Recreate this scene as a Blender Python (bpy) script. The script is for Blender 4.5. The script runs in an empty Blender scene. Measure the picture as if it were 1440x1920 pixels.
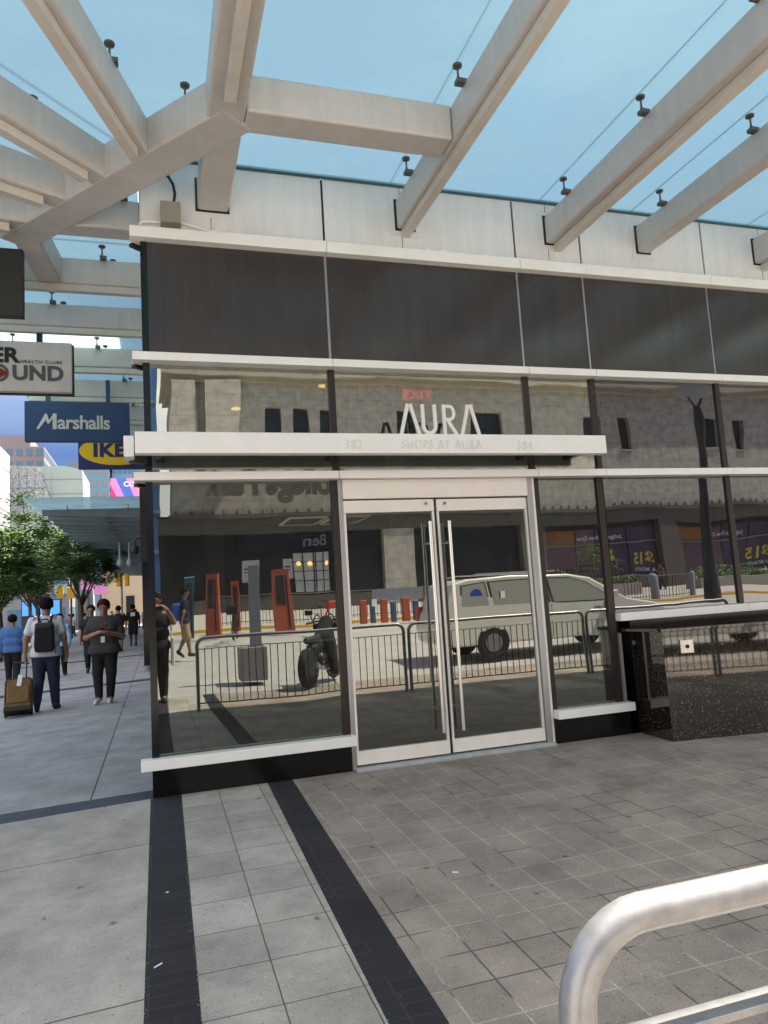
import bpy, bmesh, math, random
import numpy as np
from mathutils import Vector, Matrix
sc = bpy.context.scene
C = sc.collection
rnd = random.Random(7)
PI = math.pi

# ------------------------------------------------------------------ camera, sky, sun, exposure
CAM = Vector((0.0752, -6.7897, 1.6))
RX = Vector((0.95386, -0.29408, -0.06056))      # camera right
RY = Vector((-0.02407, 0.12616, -0.99172))      # camera down
RZ = Vector((0.29928, 0.94742, 0.11326))        # camera forward
camd = bpy.data.cameras.new('camera')
camo = bpy.data.objects.new('camera', camd); C.objects.link(camo)
m = Matrix.Identity(4)
for i in range(3):
    m[i][0] = RX[i]; m[i][1] = -RY[i]; m[i][2] = -RZ[i]; m[i][3] = CAM[i]
camo.matrix_world = m
camd.sensor_fit = 'VERTICAL'; camd.sensor_height = 36.0; camd.sensor_width = 27.0
camd.lens = 36.0 * 1368 / 1920
camd.clip_start = 0.02; camd.clip_end = 3000
sc.camera = camo
SUN_AZ = math.radians(75)       # from +y towards +x
SUN_EL = math.radians(58)
sv = Vector((math.sin(SUN_AZ)*math.cos(SUN_EL), math.cos(SUN_AZ)*math.cos(SUN_EL), math.sin(SUN_EL)))
w = bpy.data.worlds.new('World'); sc.world = w; w.use_nodes = True
nt = w.node_tree; nt.nodes.clear()
sky = nt.nodes.new('ShaderNodeTexSky'); sky.sky_type = 'NISHITA'; sky.sun_disc = False
sky.sun_elevation = SUN_EL; sky.sun_rotation = SUN_AZ; sky.air_density = 1.0; sky.dust_density = .6
bg = nt.nodes.new('ShaderNodeBackground'); bg.inputs[1].default_value = 0.15
tc = nt.nodes.new('ShaderNodeTexCoord'); mp = nt.nodes.new('ShaderNodeMapping'); mp.inputs['Scale'].default_value = (1.2, 1.2, 4.5)
nz = nt.nodes.new('ShaderNodeTexNoise'); nz.inputs['Scale'].default_value = 2.3; nz.inputs['Detail'].default_value = 7; nz.inputs['Roughness'].default_value = .55
cr = nt.nodes.new('ShaderNodeValToRGB'); cr.color_ramp.elements[0].position = .48; cr.color_ramp.elements[1].position = .68
mx = nt.nodes.new('ShaderNodeMix'); mx.data_type = 'RGBA'; mx.inputs[7].default_value = (7.5, 7.8, 8.2, 1)
out = nt.nodes.new('ShaderNodeOutputWorld')
L = nt.links.new
L(tc.outputs['Generated'], mp.inputs[0]); L(mp.outputs[0], nz.inputs['Vector']); L(nz.outputs['Fac'], cr.inputs[0])
mr = nt.nodes.new('ShaderNodeMapRange'); mr.inputs['To Min'].default_value = .22; mr.inputs['To Max'].default_value = .62
mh = nt.nodes.new('ShaderNodeMix'); mh.data_type = 'RGBA'; mh.inputs[6].default_value = (4.3, 4.15, 3.9, 1); mh.inputs[7].default_value = (5.0, 5.0, 5.0, 1); L(cr.outputs[0], mh.inputs[0]); L(mh.outputs[2], mx.inputs[7])
L(cr.outputs[0], mr.inputs['Value']); L(mr.outputs[0], mx.inputs[0]); L(sky.outputs[0], mx.inputs[6]); sxz = nt.nodes.new('ShaderNodeSeparateXYZ'); rz0 = nt.nodes.new('ShaderNodeMapRange'); rz0.inputs['From Min'].default_value = .20; rz0.inputs['From Max'].default_value = .58
mt = nt.nodes.new('ShaderNodeMix'); mt.data_type = 'RGBA'; mt.inputs[6].default_value = (.09, .14, .25, 1); mt.inputs[7].default_value = (1, 1, 1, 1)
mu = nt.nodes.new('ShaderNodeVectorMath'); mu.operation = 'MULTIPLY'
L(tc.outputs['Generated'], sxz.inputs[0]); L(sxz.outputs[2], rz0.inputs['Value']); ry0 = nt.nodes.new('ShaderNodeMapRange'); ry0.inputs['From Min'].default_value = .1; ry0.inputs['From Max'].default_value = -.35
mxy = nt.nodes.new('ShaderNodeMath'); mxy.operation = 'MAXIMUM'; L(sxz.outputs[1], ry0.inputs['Value']); L(ry0.outputs[0], mxy.inputs[0]); L(rz0.outputs[0], mxy.inputs[1])
mcl = nt.nodes.new('ShaderNodeMath'); mcl.operation = 'MULTIPLY_ADD'; mcl.inputs[1].default_value = .42; L(ry0.outputs[0], mcl.inputs[0]); L(mr.outputs[0], mcl.inputs[2]); mcl.use_clamp = True; L(mcl.outputs[0], mx.inputs[0])
L(mxy.outputs[0], mt.inputs[0]); L(mx.outputs[2], mu.inputs[0]); L(mt.outputs[2], mu.inputs[1]); L(mu.outputs[0], bg.inputs[0]); L(bg.outputs[0], out.inputs[0])
sund = bpy.data.lights.new('sun', 'SUN'); sund.energy = 5.0; sund.angle = math.radians(.5); sund.color = (1, .94, .85)
suno = bpy.data.objects.new('sun', sund); C.objects.link(suno)
suno.rotation_euler = sv.to_track_quat('Z', 'Y').to_euler(); suno.location = (20, 20, 60)
sc.view_settings.view_transform = 'Standard'; sc.view_settings.look = 'None'
sc.view_settings.exposure = 1.85; sc.view_settings.gamma = 1
sc.view_settings.use_white_balance = True; sc.view_settings.white_balance_temperature = 7300; sc.view_settings.white_balance_tint = 12
cy = sc.cycles
cy.max_bounces = 8; cy.diffuse_bounces = 4; cy.glossy_bounces = 4; cy.transmission_bounces = 4; cy.transparent_max_bounces = 12
cy.caustics_reflective = False; cy.caustics_refractive = False; cy.sample_clamp_indirect = 4
cy.use_denoising = True

# ------------------------------------------------------------------ materials
M = {}
def mat(name, col=(.5, .5, .5), rough=.6, metal=0, noise=0, nscale=8, bump=0, bscale=60, spec=.5, col2=None, coat=0, streak=0):
    mm = bpy.data.materials.new(name); mm.use_nodes = True
    n = mm.node_tree; b = n.nodes['Principled BSDF']
    b.inputs['Base Color'].default_value = (*col, 1); b.inputs['Roughness'].default_value = rough
    b.inputs['Metallic'].default_value = metal; b.inputs['Specular IOR Level'].default_value = spec
    b.inputs['Coat Weight'].default_value = coat
    ge = n.nodes.new('ShaderNodeNewGeometry')
    if noise or col2:
        t = n.nodes.new('ShaderNodeTexNoise'); t.inputs['Scale'].default_value = nscale; t.inputs['Detail'].default_value = 6
        t.inputs['Roughness'].default_value = .65
        n.links.new(ge.outputs['Position'], t.inputs['Vector'])
        r = n.nodes.new('ShaderNodeValToRGB'); r.color_ramp.elements[0].position = .3; r.color_ramp.elements[1].position = .7
        c2 = col2 or tuple(c*(1-noise) for c in col)
        c1 = col if col2 else tuple(min(1, c*(1+noise*.5)) for c in col)
        r.color_ramp.elements[0].color = (*c2, 1); r.color_ramp.elements[1].color = (*c1, 1)
        n.links.new(t.outputs['Fac'], r.inputs[0]); n.links.new(r.outputs[0], b.inputs['Base Color'])
    if streak:                       # rain-run dirt, stretched down the face
        mpp = n.nodes.new('ShaderNodeMapping'); mpp.inputs['Scale'].default_value = (9, 9, .7); t3 = n.nodes.new('ShaderNodeTexNoise'); t3.inputs['Scale'].default_value = 1; t3.inputs['Detail'].default_value = 7; t3.inputs['Roughness'].default_value = .7
        r3 = n.nodes.new('ShaderNodeMapRange'); r3.inputs['From Min'].default_value = .35; r3.inputs['From Max'].default_value = .62; r3.inputs['To Min'].default_value = 1-streak; r3.inputs['To Max'].default_value = 1
        v3 = n.nodes.new('ShaderNodeVectorMath'); v3.operation = 'SCALE'; n.links.new(ge.outputs['Position'], mpp.inputs[0]); n.links.new(mpp.outputs[0], t3.inputs['Vector']); n.links.new(t3.outputs['Fac'], r3.inputs['Value'])
        src = b.inputs['Base Color'].links[0].from_socket if b.inputs['Base Color'].links else None
        if src: n.links.new(src, v3.inputs[0])
        else: v3.inputs[0].default_value = col
        n.links.new(r3.outputs[0], v3.inputs['Scale']); n.links.new(v3.outputs[0], b.inputs['Base Color'])
    if bump:
        t2 = n.nodes.new('ShaderNodeTexNoise'); t2.inputs['Scale'].default_value = bscale; t2.inputs['Detail'].default_value = 3
        n.links.new(ge.outputs['Position'], t2.inputs['Vector'])
        bp = n.nodes.new('ShaderNodeBump'); bp.inputs['Strength'].default_value = bump; bp.inputs['Distance'].default_value = .01
        n.links.new(t2.outputs['Fac'], bp.inputs['Height']); n.links.new(bp.outputs[0], b.inputs['Normal'])
    M[name] = mm
    return mm

def emis(name, col, s=1):
    mm = mat(name, col); b = mm.node_tree.nodes['Principled BSDF']
    b.inputs['Emission Color'].default_value = (*col, 1); b.inputs['Emission Strength'].default_value = s
    return mm

mat('white_alu', (.86, .845, .82), .42, noise=.06, nscale=3)
mat('door_alu', (.84, .79, .73), .4, .0, noise=.06, nscale=4)
mat('panel', (.72, .715, .71), .38, noise=.06, nscale=1.4, streak=.10)
mat('spandrel', (.042, .038, .038), .18, noise=.35, nscale=1.3, col2=(.058, .048, .046), streak=.2, bump=.04, bscale=2)
mat('mullion', (.032, .024, .023), .3, .3)
mat('silver', (.42, .42, .43), .3, .7)
mat('plinth', (.004, .004, .0045), .16, noise=.3, nscale=60)
mat('steel_paint', (.565, .535, .505), .38, noise=.07, nscale=4, bump=.05, bscale=90, streak=.09)
mat('cover_paint', (.62, .57, .51), .4, noise=.1, nscale=5)
mat('dark_metal', (.02, .02, .022), .4)
mat('bracket', (.14, .125, .11), .4, .6)
mat('steel_grey', (.15, .165, .18), .5, noise=.15, nscale=3)
mat('grey_box', (.27, .25, .20), .5)
mat('galv', (.33, .335, .345), .38, .55, noise=.22, nscale=22, bump=.03, bscale=60)
mat('black_rail', (.025, .027, .028), .45)
mat('black', (.012, .012, .012), .6)
mat('rubber', (.018, .018, .018), .8)
mat('chrome', (.6, .6, .6), .2, 1)
mat('bar_steel', (.82, .78, .74), .28, .85)
mat('interior', (.16, .155, .14), .8, noise=.1)
mat('interior_light', (.8, .77, .70), .8)
mat('interior_floor', (.03, .033, .033), .7)
mat('limestone', (.42, .38, .31), .85, noise=.15, nscale=.6)
mat('limestone_dark', (.11, .10, .09), .8)
mat('shopfront', (.018, .02, .02), .3)
mat('winglass', (.02, .025, .03), .12)
mat('conc', (.33, .31, .28), .9, noise=.15, nscale=4)
mat('asphalt', (.40, .39, .375), .9, noise=.18, nscale=1.2, bump=.3, bscale=80)
mat('asphalt_dark', (.12, .118, .115), .9, noise=.18, nscale=1.2, bump=.3, bscale=80)
mat('citywalk', (.44, .42, .38), .9, noise=.14, nscale=2)
mat('yellow', (.75, .42, .05), .7)
mat('orange', (.42, .085, .045), .5)
mat('red', (.5, .03, .02), .4)
mat('blue_post', (.04, .10, .17), .5)
mat('purple', (.065, .045, .09), .5)
mat('plum', (.15, .075, .115), .5)
mat('poster_orange', (.28, .11, .03), .5)
mat('poster_white', (.55, .56, .56), .6)
mat('ptext', (.75, .72, .75), .6)
mat('pyellow', (.62, .50, .04), .6)
mat('van_white', (.72, .71, .66), .25, coat=.6)
mat('van_sky_glass', (.30, .31, .30), .12)  # pale grey carries the sky reflected in the van windows
mat('bark', (.07, .055, .045), .9)
mat('leaf', (.12, .22, .045), .6, col2=(.055, .125, .03), nscale=3)
mat('leaf_light', (.13, .21, .03), .6, col2=(.06, .12, .02), nscale=5)
mat('skin', (.36, .19, .13), .55, noise=.1, nscale=20)
mat('skin_tan', (.27, .14, .09), .55, noise=.1, nscale=20)
mat('skin_dark', (.08, .045, .03), .5)
mat('hair', (.008, .007, .006), .9, spec=.15)
mat('hair_red', (.04, .010, .010), .9, spec=.15)
mat('tee_white', (.52, .55, .62), .9, bump=1, bscale=9)
mat('tee_grey', (.045, .043, .045), .9, bump=1, bscale=9)
mat('jeans', (.018, .025, .055), .9, bump=1, bscale=9)
mat('black_cloth', (.010, .010, .012), .95, bump=.4, bscale=16)
mat('blue_shirt', (.05, .14, .36), .9, bump=.4, bscale=14)
mat('ltblue_shirt', (.20, .42, .60), .9)
mat('khaki', (.33, .25, .15), .9)
mat('navy', (.01, .013, .03), .9)
mat('blue_pack', (.02, .08, .42), .6)
mat('bag_brown', (.17, .095, .030), .75, noise=.25, nscale=12, bump=.8, bscale=22)
mat('shoe_white', (.6, .55, .52), .6)
mat('shoe_dark', (.03, .025, .022), .7)
mat('lanyard', (.42, .03, .06), .6)
mat('paper', (.8, .8, .78), .7)
mat('sign_white', (.62, .59, .57), .5, noise=.12, nscale=3)
mat('sign_dark', (.022, .022, .020), .6)
mat('sign_text_dark', (.012, .012, .014), .5)
mat('sign_text_grey', (.09, .09, .10), .5)
mat('sign_red', (.22, .012, .012), .5)
mat('navy_sign', (.010, .045, .13), .5)
mat('sign_silver', (.52, .52, .50), .5)
mat('ikea_blue', (.012, .018, .14), .45)
mat('ikea_yellow', (.75, .48, .012), .45)
mat('letter_white', (.78, .77, .74), .4)
mat('letter_pale', (.74, .76, .76), .3)
mat('bldg_tan', (.50, .40, .29), .9, noise=.08, nscale=.15)
mat('bldg_brown', (.24, .21, .23), .8)
mat('bldg_pink', (.42, .33, .28), .8)
mat('glass_blue', (.10, .24, .36), .25)
mat('glass_blue2', (.055, .15, .26), .25)
mat('sky_strip_blue', (.07, .16, .34), .25)  # blue of the reflected sky strip, put on an added tower
mat('glass_green', (.30, .38, .37), .35)
mat('bldg_white', (.20, .21, .24), .7)
mat('bldg_grey', (.21, .235, .29), .6)
mat('ad_pink', (.75, .25, .60), .6); mat('ad_blue', (.05, .16, .62), .6); mat('ad_yellow', (.55, .55, .10), .6); mat('ad_magenta', (.75, .03, .25), .6)
emis('screen_blue', (.04, .20, .62), .45)
emis('screen_white', (.7, .8, .9), .8)
emis('lamp_warm', (1, .62, .2), 1.5)
emis('lamp_soft', (1, .95, .85), .5)
emis('exit_red', (.75, .03, .02), .9)
mat('signal_yellow', (.80, .46, .01), .5)
mat('grit', (.45, .40, .32), .9, col2=(.18, .13, .09), nscale=40)
mat('threshold', (.40, .42, .42), .5, noise=.2, nscale=15)

def glass(name, refl, trans, tint, wav=.02, wsc=(1.1, 1, .7)):
    mm = bpy.data.materials.new(name); mm.use_nodes = True; n = mm.node_tree; n.nodes.clear()
    o = n.nodes.new('ShaderNodeOutputMaterial'); mix = n.nodes.new('ShaderNodeMixShader')
    tr = n.nodes.new('ShaderNodeBsdfTransparent'); tr.inputs[0].default_value = (*trans, 1)
    df = n.nodes.new('ShaderNodeBsdfDiffuse'); df.inputs[0].default_value = (.55, .53, .48, 1); md_ = n.nodes.new('ShaderNodeMixShader')
    dn = n.nodes.new('ShaderNodeTexNoise'); dn.inputs['Scale'].default_value = 2.2; dn.inputs['Detail'].default_value = 9; dn.inputs['Roughness'].default_value = .75
    dr = n.nodes.new('ShaderNodeMapRange'); dr.inputs['From Min'].default_value = .35; dr.inputs['From Max'].default_value = .75; dr.inputs['To Min'].default_value = .006; dr.inputs['To Max'].default_value = .045
    gl = n.nodes.new('ShaderNodeBsdfGlossy'); gl.inputs['Roughness'].default_value = 0.0; gl.inputs[0].default_value = (*tint, 1)
    fr = n.nodes.new('ShaderNodeFresnel'); fr.inputs[0].default_value = 1.5
    ma = n.nodes.new('ShaderNodeMath'); ma.operation = 'MULTIPLY_ADD'; ma.inputs[1].default_value = 1 - refl; ma.inputs[2].default_value = refl
    ge = n.nodes.new('ShaderNodeNewGeometry'); mp_ = n.nodes.new('ShaderNodeMapping'); mp_.inputs['Scale'].default_value = wsc
    t = n.nodes.new('ShaderNodeTexNoise'); t.inputs['Scale'].default_value = 1.0; t.inputs['Detail'].default_value = 1.5
    b = n.nodes.new('ShaderNodeBump'); b.inputs['Strength'].default_value = 1; b.inputs['Distance'].default_value = wav
    l = n.links.new
    l(ge.outputs['Position'], mp_.inputs[0]); l(mp_.outputs[0], t.inputs['Vector']); l(t.outputs['Fac'], b.inputs['Height'])
    l(b.outputs[0], gl.inputs['Normal']); l(fr.outputs[0], ma.inputs[0]); l(ma.outputs[0], mix.inputs[0])
    l(tr.outputs[0], mix.inputs[1]); l(gl.outputs[0], mix.inputs[2])
    l(ge.outputs['Position'], dn.inputs['Vector']); l(dn.outputs['Fac'], dr.inputs['Value']); l(dr.outputs[0], md_.inputs[0]); l(mix.outputs[0], md_.inputs[1]); l(df.outputs[0], md_.inputs[2]); l(md_.outputs[0], o.inputs[0])
    M[name] = mm
glass('facade_glass_bright', .30, (.48, .50, .42), (.92, .95, .89), .0046)
glass('facade_glass', .165, (.28, .30, .26), (.84, .90, .87), .0032)
glass('facade_glass_brown', .165, (.10, .09, .085), (.78, .79, .84), .0036)
glass('door_glass', .19, (.24, .26, .24), (.90, .93, .90), .0010)
glass('side_glass', .30, (.08, .08, .08), (.7, .72, .75), .001)

def frosted():
    mm = bpy.data.materials.new('canopy_glass'); mm.use_nodes = True; n = mm.node_tree; n.nodes.clear()
    o = n.nodes.new('ShaderNodeOutputMaterial'); mix = n.nodes.new('ShaderNodeMixShader'); mix.inputs[0].default_value = .38
    tr = n.nodes.new('ShaderNodeBsdfTransparent'); tr.inputs[0].default_value = (.47, .60, .63, 1)
    tl = n.nodes.new('ShaderNodeBsdfTranslucent'); tl.inputs[0].default_value = (.50, .64, .66, 1)
    ge = n.nodes.new('ShaderNodeNewGeometry'); t = n.nodes.new('ShaderNodeTexNoise'); t.inputs['Scale'].default_value = .8; t.inputs['Detail'].default_value = 8
    r = n.nodes.new('ShaderNodeMapRange'); r.inputs['To Min'].default_value = .34; r.inputs['To Max'].default_value = .60; r.inputs['From Min'].default_value = .3; r.inputs['From Max'].default_value = .7
    n.links.new(ge.outputs['Position'], t.inputs['Vector']); n.links.new(t.outputs['Fac'], r.inputs['Value']); n.links.new(r.outputs[0], mix.inputs[0])
    n.links.new(tr.outputs[0], mix.inputs[1]); n.links.new(tl.outputs[0], mix.inputs[2]); n.links.new(mix.outputs[0], o.inputs[0])
    M['canopy_glass'] = mm
frosted()
mat('glass_edge', (.03, .09, .10), .3)

def granite():
    mm = mat('granite', (.012, .011, .011), .03); n = mm.node_tree; b = n.nodes['Principled BSDF']
    ge = n.nodes.new('ShaderNodeNewGeometry'); v = n.nodes.new('ShaderNodeTexNoise'); v.inputs['Scale'].default_value = 75; v.inputs['Detail'].default_value = 2
    r = n.nodes.new('ShaderNodeValToRGB'); r.color_ramp.elements[0].position = .63; r.color_ramp.elements[1].position = .70
    r.color_ramp.elements[0].color = (.012, .008, .006, 1); r.color_ramp.elements[1].color = (.30, .22, .16, 1)
    n.links.new(ge.outputs['Position'], v.inputs['Vector']); n.links.new(v.outputs['Fac'], r.inputs[0]); n.links.new(r.outputs[0], b.inputs['Base Color'])
    b.inputs['Specular IOR Level'].default_value = 1.0; b.inputs['IOR'].default_value = 1.62
granite()

def paving(name, cA, cB, mortar, bw, rh, ms, ox=0, oy=0, speck=.25, dark=None, spots=True, offs=0, rough=.85, var=.5, agg=1.5, joint=1.0):
    mm = mat(name, cA, rough); n = mm.node_tree; b = n.nodes['Principled BSDF']; l = n.links.new
    ge = n.nodes.new('ShaderNodeNewGeometry'); mp_ = n.nodes.new('ShaderNodeMapping'); mp_.inputs['Location'].default_value = (ox, oy, 0)
    br = n.nodes.new('ShaderNodeTexBrick'); br.offset = offs; br.squash = 1; br.inputs['Scale'].default_value = 1
    br.inputs['Brick Width'].default_value = bw; br.inputs['Row Height'].default_value = rh; br.inputs['Mortar Size'].default_value = ms
    br.inputs['Mortar Smooth'].default_value = .3; br.inputs['Bias'].default_value = 0
    br.inputs['Color1'].default_value = (*cA, 1); br.inputs['Color2'].default_value = (*cB, 1); br.inputs['Mortar'].default_value = (*mortar, 1)
    # flatten z so that the sloping ground does not shear the pattern
    sx = n.nodes.new('ShaderNodeSeparateXYZ'); cx = n.nodes.new('ShaderNodeCombineXYZ')
    # small waviness of the joints
    wn = n.nodes.new('ShaderNodeTexNoise'); wn.inputs['Scale'].default_value = 9; wn.inputs['Detail'].default_value = 3
    wa = n.nodes.new('ShaderNodeVectorMath'); wa.operation = 'MULTIPLY_ADD'; wa.inputs[1].default_value = (.006, .006, 0)
    l(ge.outputs['Position'], sx.inputs[0]); l(sx.outputs[0], cx.inputs[0]); l(sx.outputs[1], cx.inputs[1])
    l(cx.outputs[0], wn.inputs['Vector']); l(wn.outputs['Color'], wa.inputs[0]); l(cx.outputs[0], wa.inputs[2])
    l(wa.outputs[0], mp_.inputs[0]); l(mp_.outputs[0], br.inputs['Vector'])
    # grain
    g = n.nodes.new('ShaderNodeTexNoise'); g.inputs['Scale'].default_value = 85; g.inputs['Detail'].default_value = 5; g.inputs['Roughness'].default_value = .8
    gr = n.nodes.new('ShaderNodeMapRange'); gr.inputs['From Min'].default_value = .36; gr.inputs['From Max'].default_value = .64; gr.clamp = False
    gr.inputs['To Min'].default_value = 1 - speck; gr.inputs['To Max'].default_value = 1 + speck
    l(cx.outputs[0], g.inputs['Vector']); l(g.outputs['Fac'], gr.inputs['Value'])
    # stains
    s = n.nodes.new('ShaderNodeTexNoise'); s.inputs['Scale'].default_value = 1.7; s.inputs['Detail'].default_value = 8; s.inputs['Roughness'].default_value = .7
    sr = n.nodes.new('ShaderNodeMapRange'); sr.inputs['From Min'].default_value = .32; sr.inputs['From Max'].default_value = .62
    sr.inputs['To Min'].default_value = .62; sr.inputs['To Max'].default_value = 1.06
    l(cx.outputs[0], s.inputs['Vector']); l(s.outputs['Fac'], sr.inputs['Value'])
    m1 = n.nodes.new('ShaderNodeMath'); m1.operation = 'MULTIPLY'; l(gr.outputs[0], m1.inputs[0]); l(sr.outputs[0], m1.inputs[1])
    # pale aggregate specks and dark pits
    ag = n.nodes.new('ShaderNodeTexVoronoi'); ag.inputs['Scale'].default_value = 48; l(cx.outputs[0], ag.inputs['Vector'])
    ags = n.nodes.new('ShaderNodeSeparateColor'); l(ag.outputs['Color'], ags.inputs[0])
    agd = n.nodes.new('ShaderNodeMapRange'); agd.inputs['From Min'].default_value = .12; agd.inputs['From Max'].default_value = .30; agd.inputs['To Min'].default_value = 1; agd.inputs['To Max'].default_value = 0; l(ag.outputs['Distance'], agd.inputs['Value'])
    agr = n.nodes.new('ShaderNodeValToRGB'); agr.color_ramp.interpolation = 'CONSTANT'; agr.color_ramp.elements[0].color = (.42, .42, .42, 1); agr.color_ramp.elements[1].position = .10; agr.color_ramp.elements[1].color = (1, 1, 1, 1)
    e9 = agr.color_ramp.elements.new(.90); e9.color = (agg, agg, agg, 1); l(ags.outputs[0], agr.inputs[0])
    agm = n.nodes.new('ShaderNodeMix'); agm.data_type = 'FLOAT'; agm.inputs[2].default_value = 1; l(agd.outputs[0], agm.inputs[0]); l(agr.outputs[0], agm.inputs[3])
    m0 = n.nodes.new('ShaderNodeMath'); m0.operation = 'MULTIPLY'; l(m1.outputs[0], m0.inputs[0]); l(agm.outputs[0], m0.inputs[1]); m1 = m0
    # joints: some packed with pale sand, some open and dark
    jn = n.nodes.new('ShaderNodeTexNoise'); jn.inputs['Scale'].default_value = 1.3; jn.inputs['Detail'].default_value = 4; l(cx.outputs[0], jn.inputs['Vector'])
    jr = n.nodes.new('ShaderNodeValToRGB'); jr.color_ramp.elements[0].position = .44; jr.color_ramp.elements[1].position = .50
    jr.color_ramp.elements[0].color = (mortar[0]*joint, mortar[1]*joint, mortar[2]*joint, 1); jr.color_ramp.elements[1].color = (*mortar, 1)
    l(jn.outputs['Fac'], jr.inputs[0]); l(jr.outputs[0], br.inputs['Mortar'])
    last = m1
    if spots:
        v = n.nodes.new('ShaderNodeTexVoronoi'); v.inputs['Scale'].default_value = 5.0; v.inputs['Randomness'].default_value = 1
        wn2 = n.nodes.new('ShaderNodeTexNoise'); wn2.inputs['Scale'].default_value = 25
        va = n.nodes.new('ShaderNodeVectorMath'); va.operation = 'MULTIPLY_ADD'; va.inputs[1].default_value = (.05, .05, 0)
        l(cx.outputs[0], wn2.inputs['Vector']); l(wn2.outputs['Color'], va.inputs[0]); l(cx.outputs[0], va.inputs[2]); l(va.outputs[0], v.inputs['Vector'])
        vr = n.nodes.new('ShaderNodeMapRange'); vr.inputs['From Min'].default_value = .06; vr.inputs['From Max'].default_value = .12
        vr.inputs['To Min'].default_value = .45; vr.inputs['To Max'].default_value = 1
        # only some cells carry a spot
        sp = n.nodes.new('ShaderNodeSeparateColor'); l(v.outputs['Color'], sp.inputs[0])
        gt = n.nodes.new('ShaderNodeMath'); gt.operation = 'GREATER_THAN'; gt.inputs[1].default_value = .35; l(sp.outputs[0], gt.inputs[0])
        mxx = n.nodes.new('ShaderNodeMath'); mxx.operation = 'MAXIMUM'; l(v.outputs['Distance'], vr.inputs['Value']); l(vr.outputs[0], mxx.inputs[0]); l(gt.outputs[0], mxx.inputs[1])
        m2 = n.nodes.new('ShaderNodeMath'); m2.operation = 'MULTIPLY'; l(m1.outputs[0], m2.inputs[0]); l(mxx.outputs[0], m2.inputs[1]); last = m2
    vm = n.nodes.new('ShaderNodeVectorMath'); vm.operation = 'SCALE'; l(br.outputs['Color'], vm.inputs[0]); l(last.outputs[0], vm.inputs['Scale'])
    l(vm.outputs[0], b.inputs['Base Color'])
    bp = n.nodes.new('ShaderNodeBump'); bp.inputs['Strength'].default_value = .5; bp.inputs['Distance'].default_value = .004
    ad = n.nodes.new('ShaderNodeMath'); ad.operation = 'MULTIPLY_ADD'; ad.inputs[1].default_value = -1.5; l(br.outputs['Fac'], ad.inputs[0]); l(g.outputs['Fac'], ad.inputs[2])
    l(ad.outputs[0], bp.inputs['Height']); l(bp.outputs[0], b.inputs['Normal'])
    return mm
paving('pave_brown', (.325, .275, .235), (.275, .233, .20), (.43, .38, .33), .2185, .26, .0055, ox=-1.0, oy=.04, speck=.20, agg=1.6, joint=.25)
paving('pave_light', (.415, .39, .35), (.355, .335, .30), (.12, .10, .08), .35, .385, .004, ox=-.195, oy=.04, speck=.18, agg=1.5)
paving('pave_black', (.010, .011, .016), (.017, .018, .024), (.045, .044, .045), .5, .095, .0025, ox=0, oy=0, speck=.45, spots=False, agg=3.0, joint=.3)
paving('pave_band', (.055, .068, .095), (.045, .055, .078), (.02, .02, .02), .75, 5, .004, ox=.05, oy=0, speck=.3, spots=False)
paving('pave_concrete', (.40, .375, .335), (.385, .36, .32), (.09, .08, .07), 9, 2.06, .006, ox=4, oy=1.17, speck=.15, agg=1.3)
paving('pave_side', (.36, .355, .36), (.33, .325, .335), (.06, .06, .07), 3.4, 30, .008, ox=.52, oy=0, speck=.2)

# ------------------------------------------------------------------ helpers
def base_z(y):
    pts = [(-140, 1.4), (-60, 1.2), (-38, 1.05), (-26, .7), (-14, .22), (-9.8, .02), (-8, -.06), (-5.7, -.12), (0, 0), (200, 0)]
    for (a, za), (b, zb) in zip(pts, pts[1:]):
        if y <= b:
            t = (y-a)/(b-a); return za+(zb-za)*max(0, min(1, t))
    return 0
def gz(x, y): return base_z(y) + (.035*max(x, -5) if x < 0 else 0)

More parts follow.
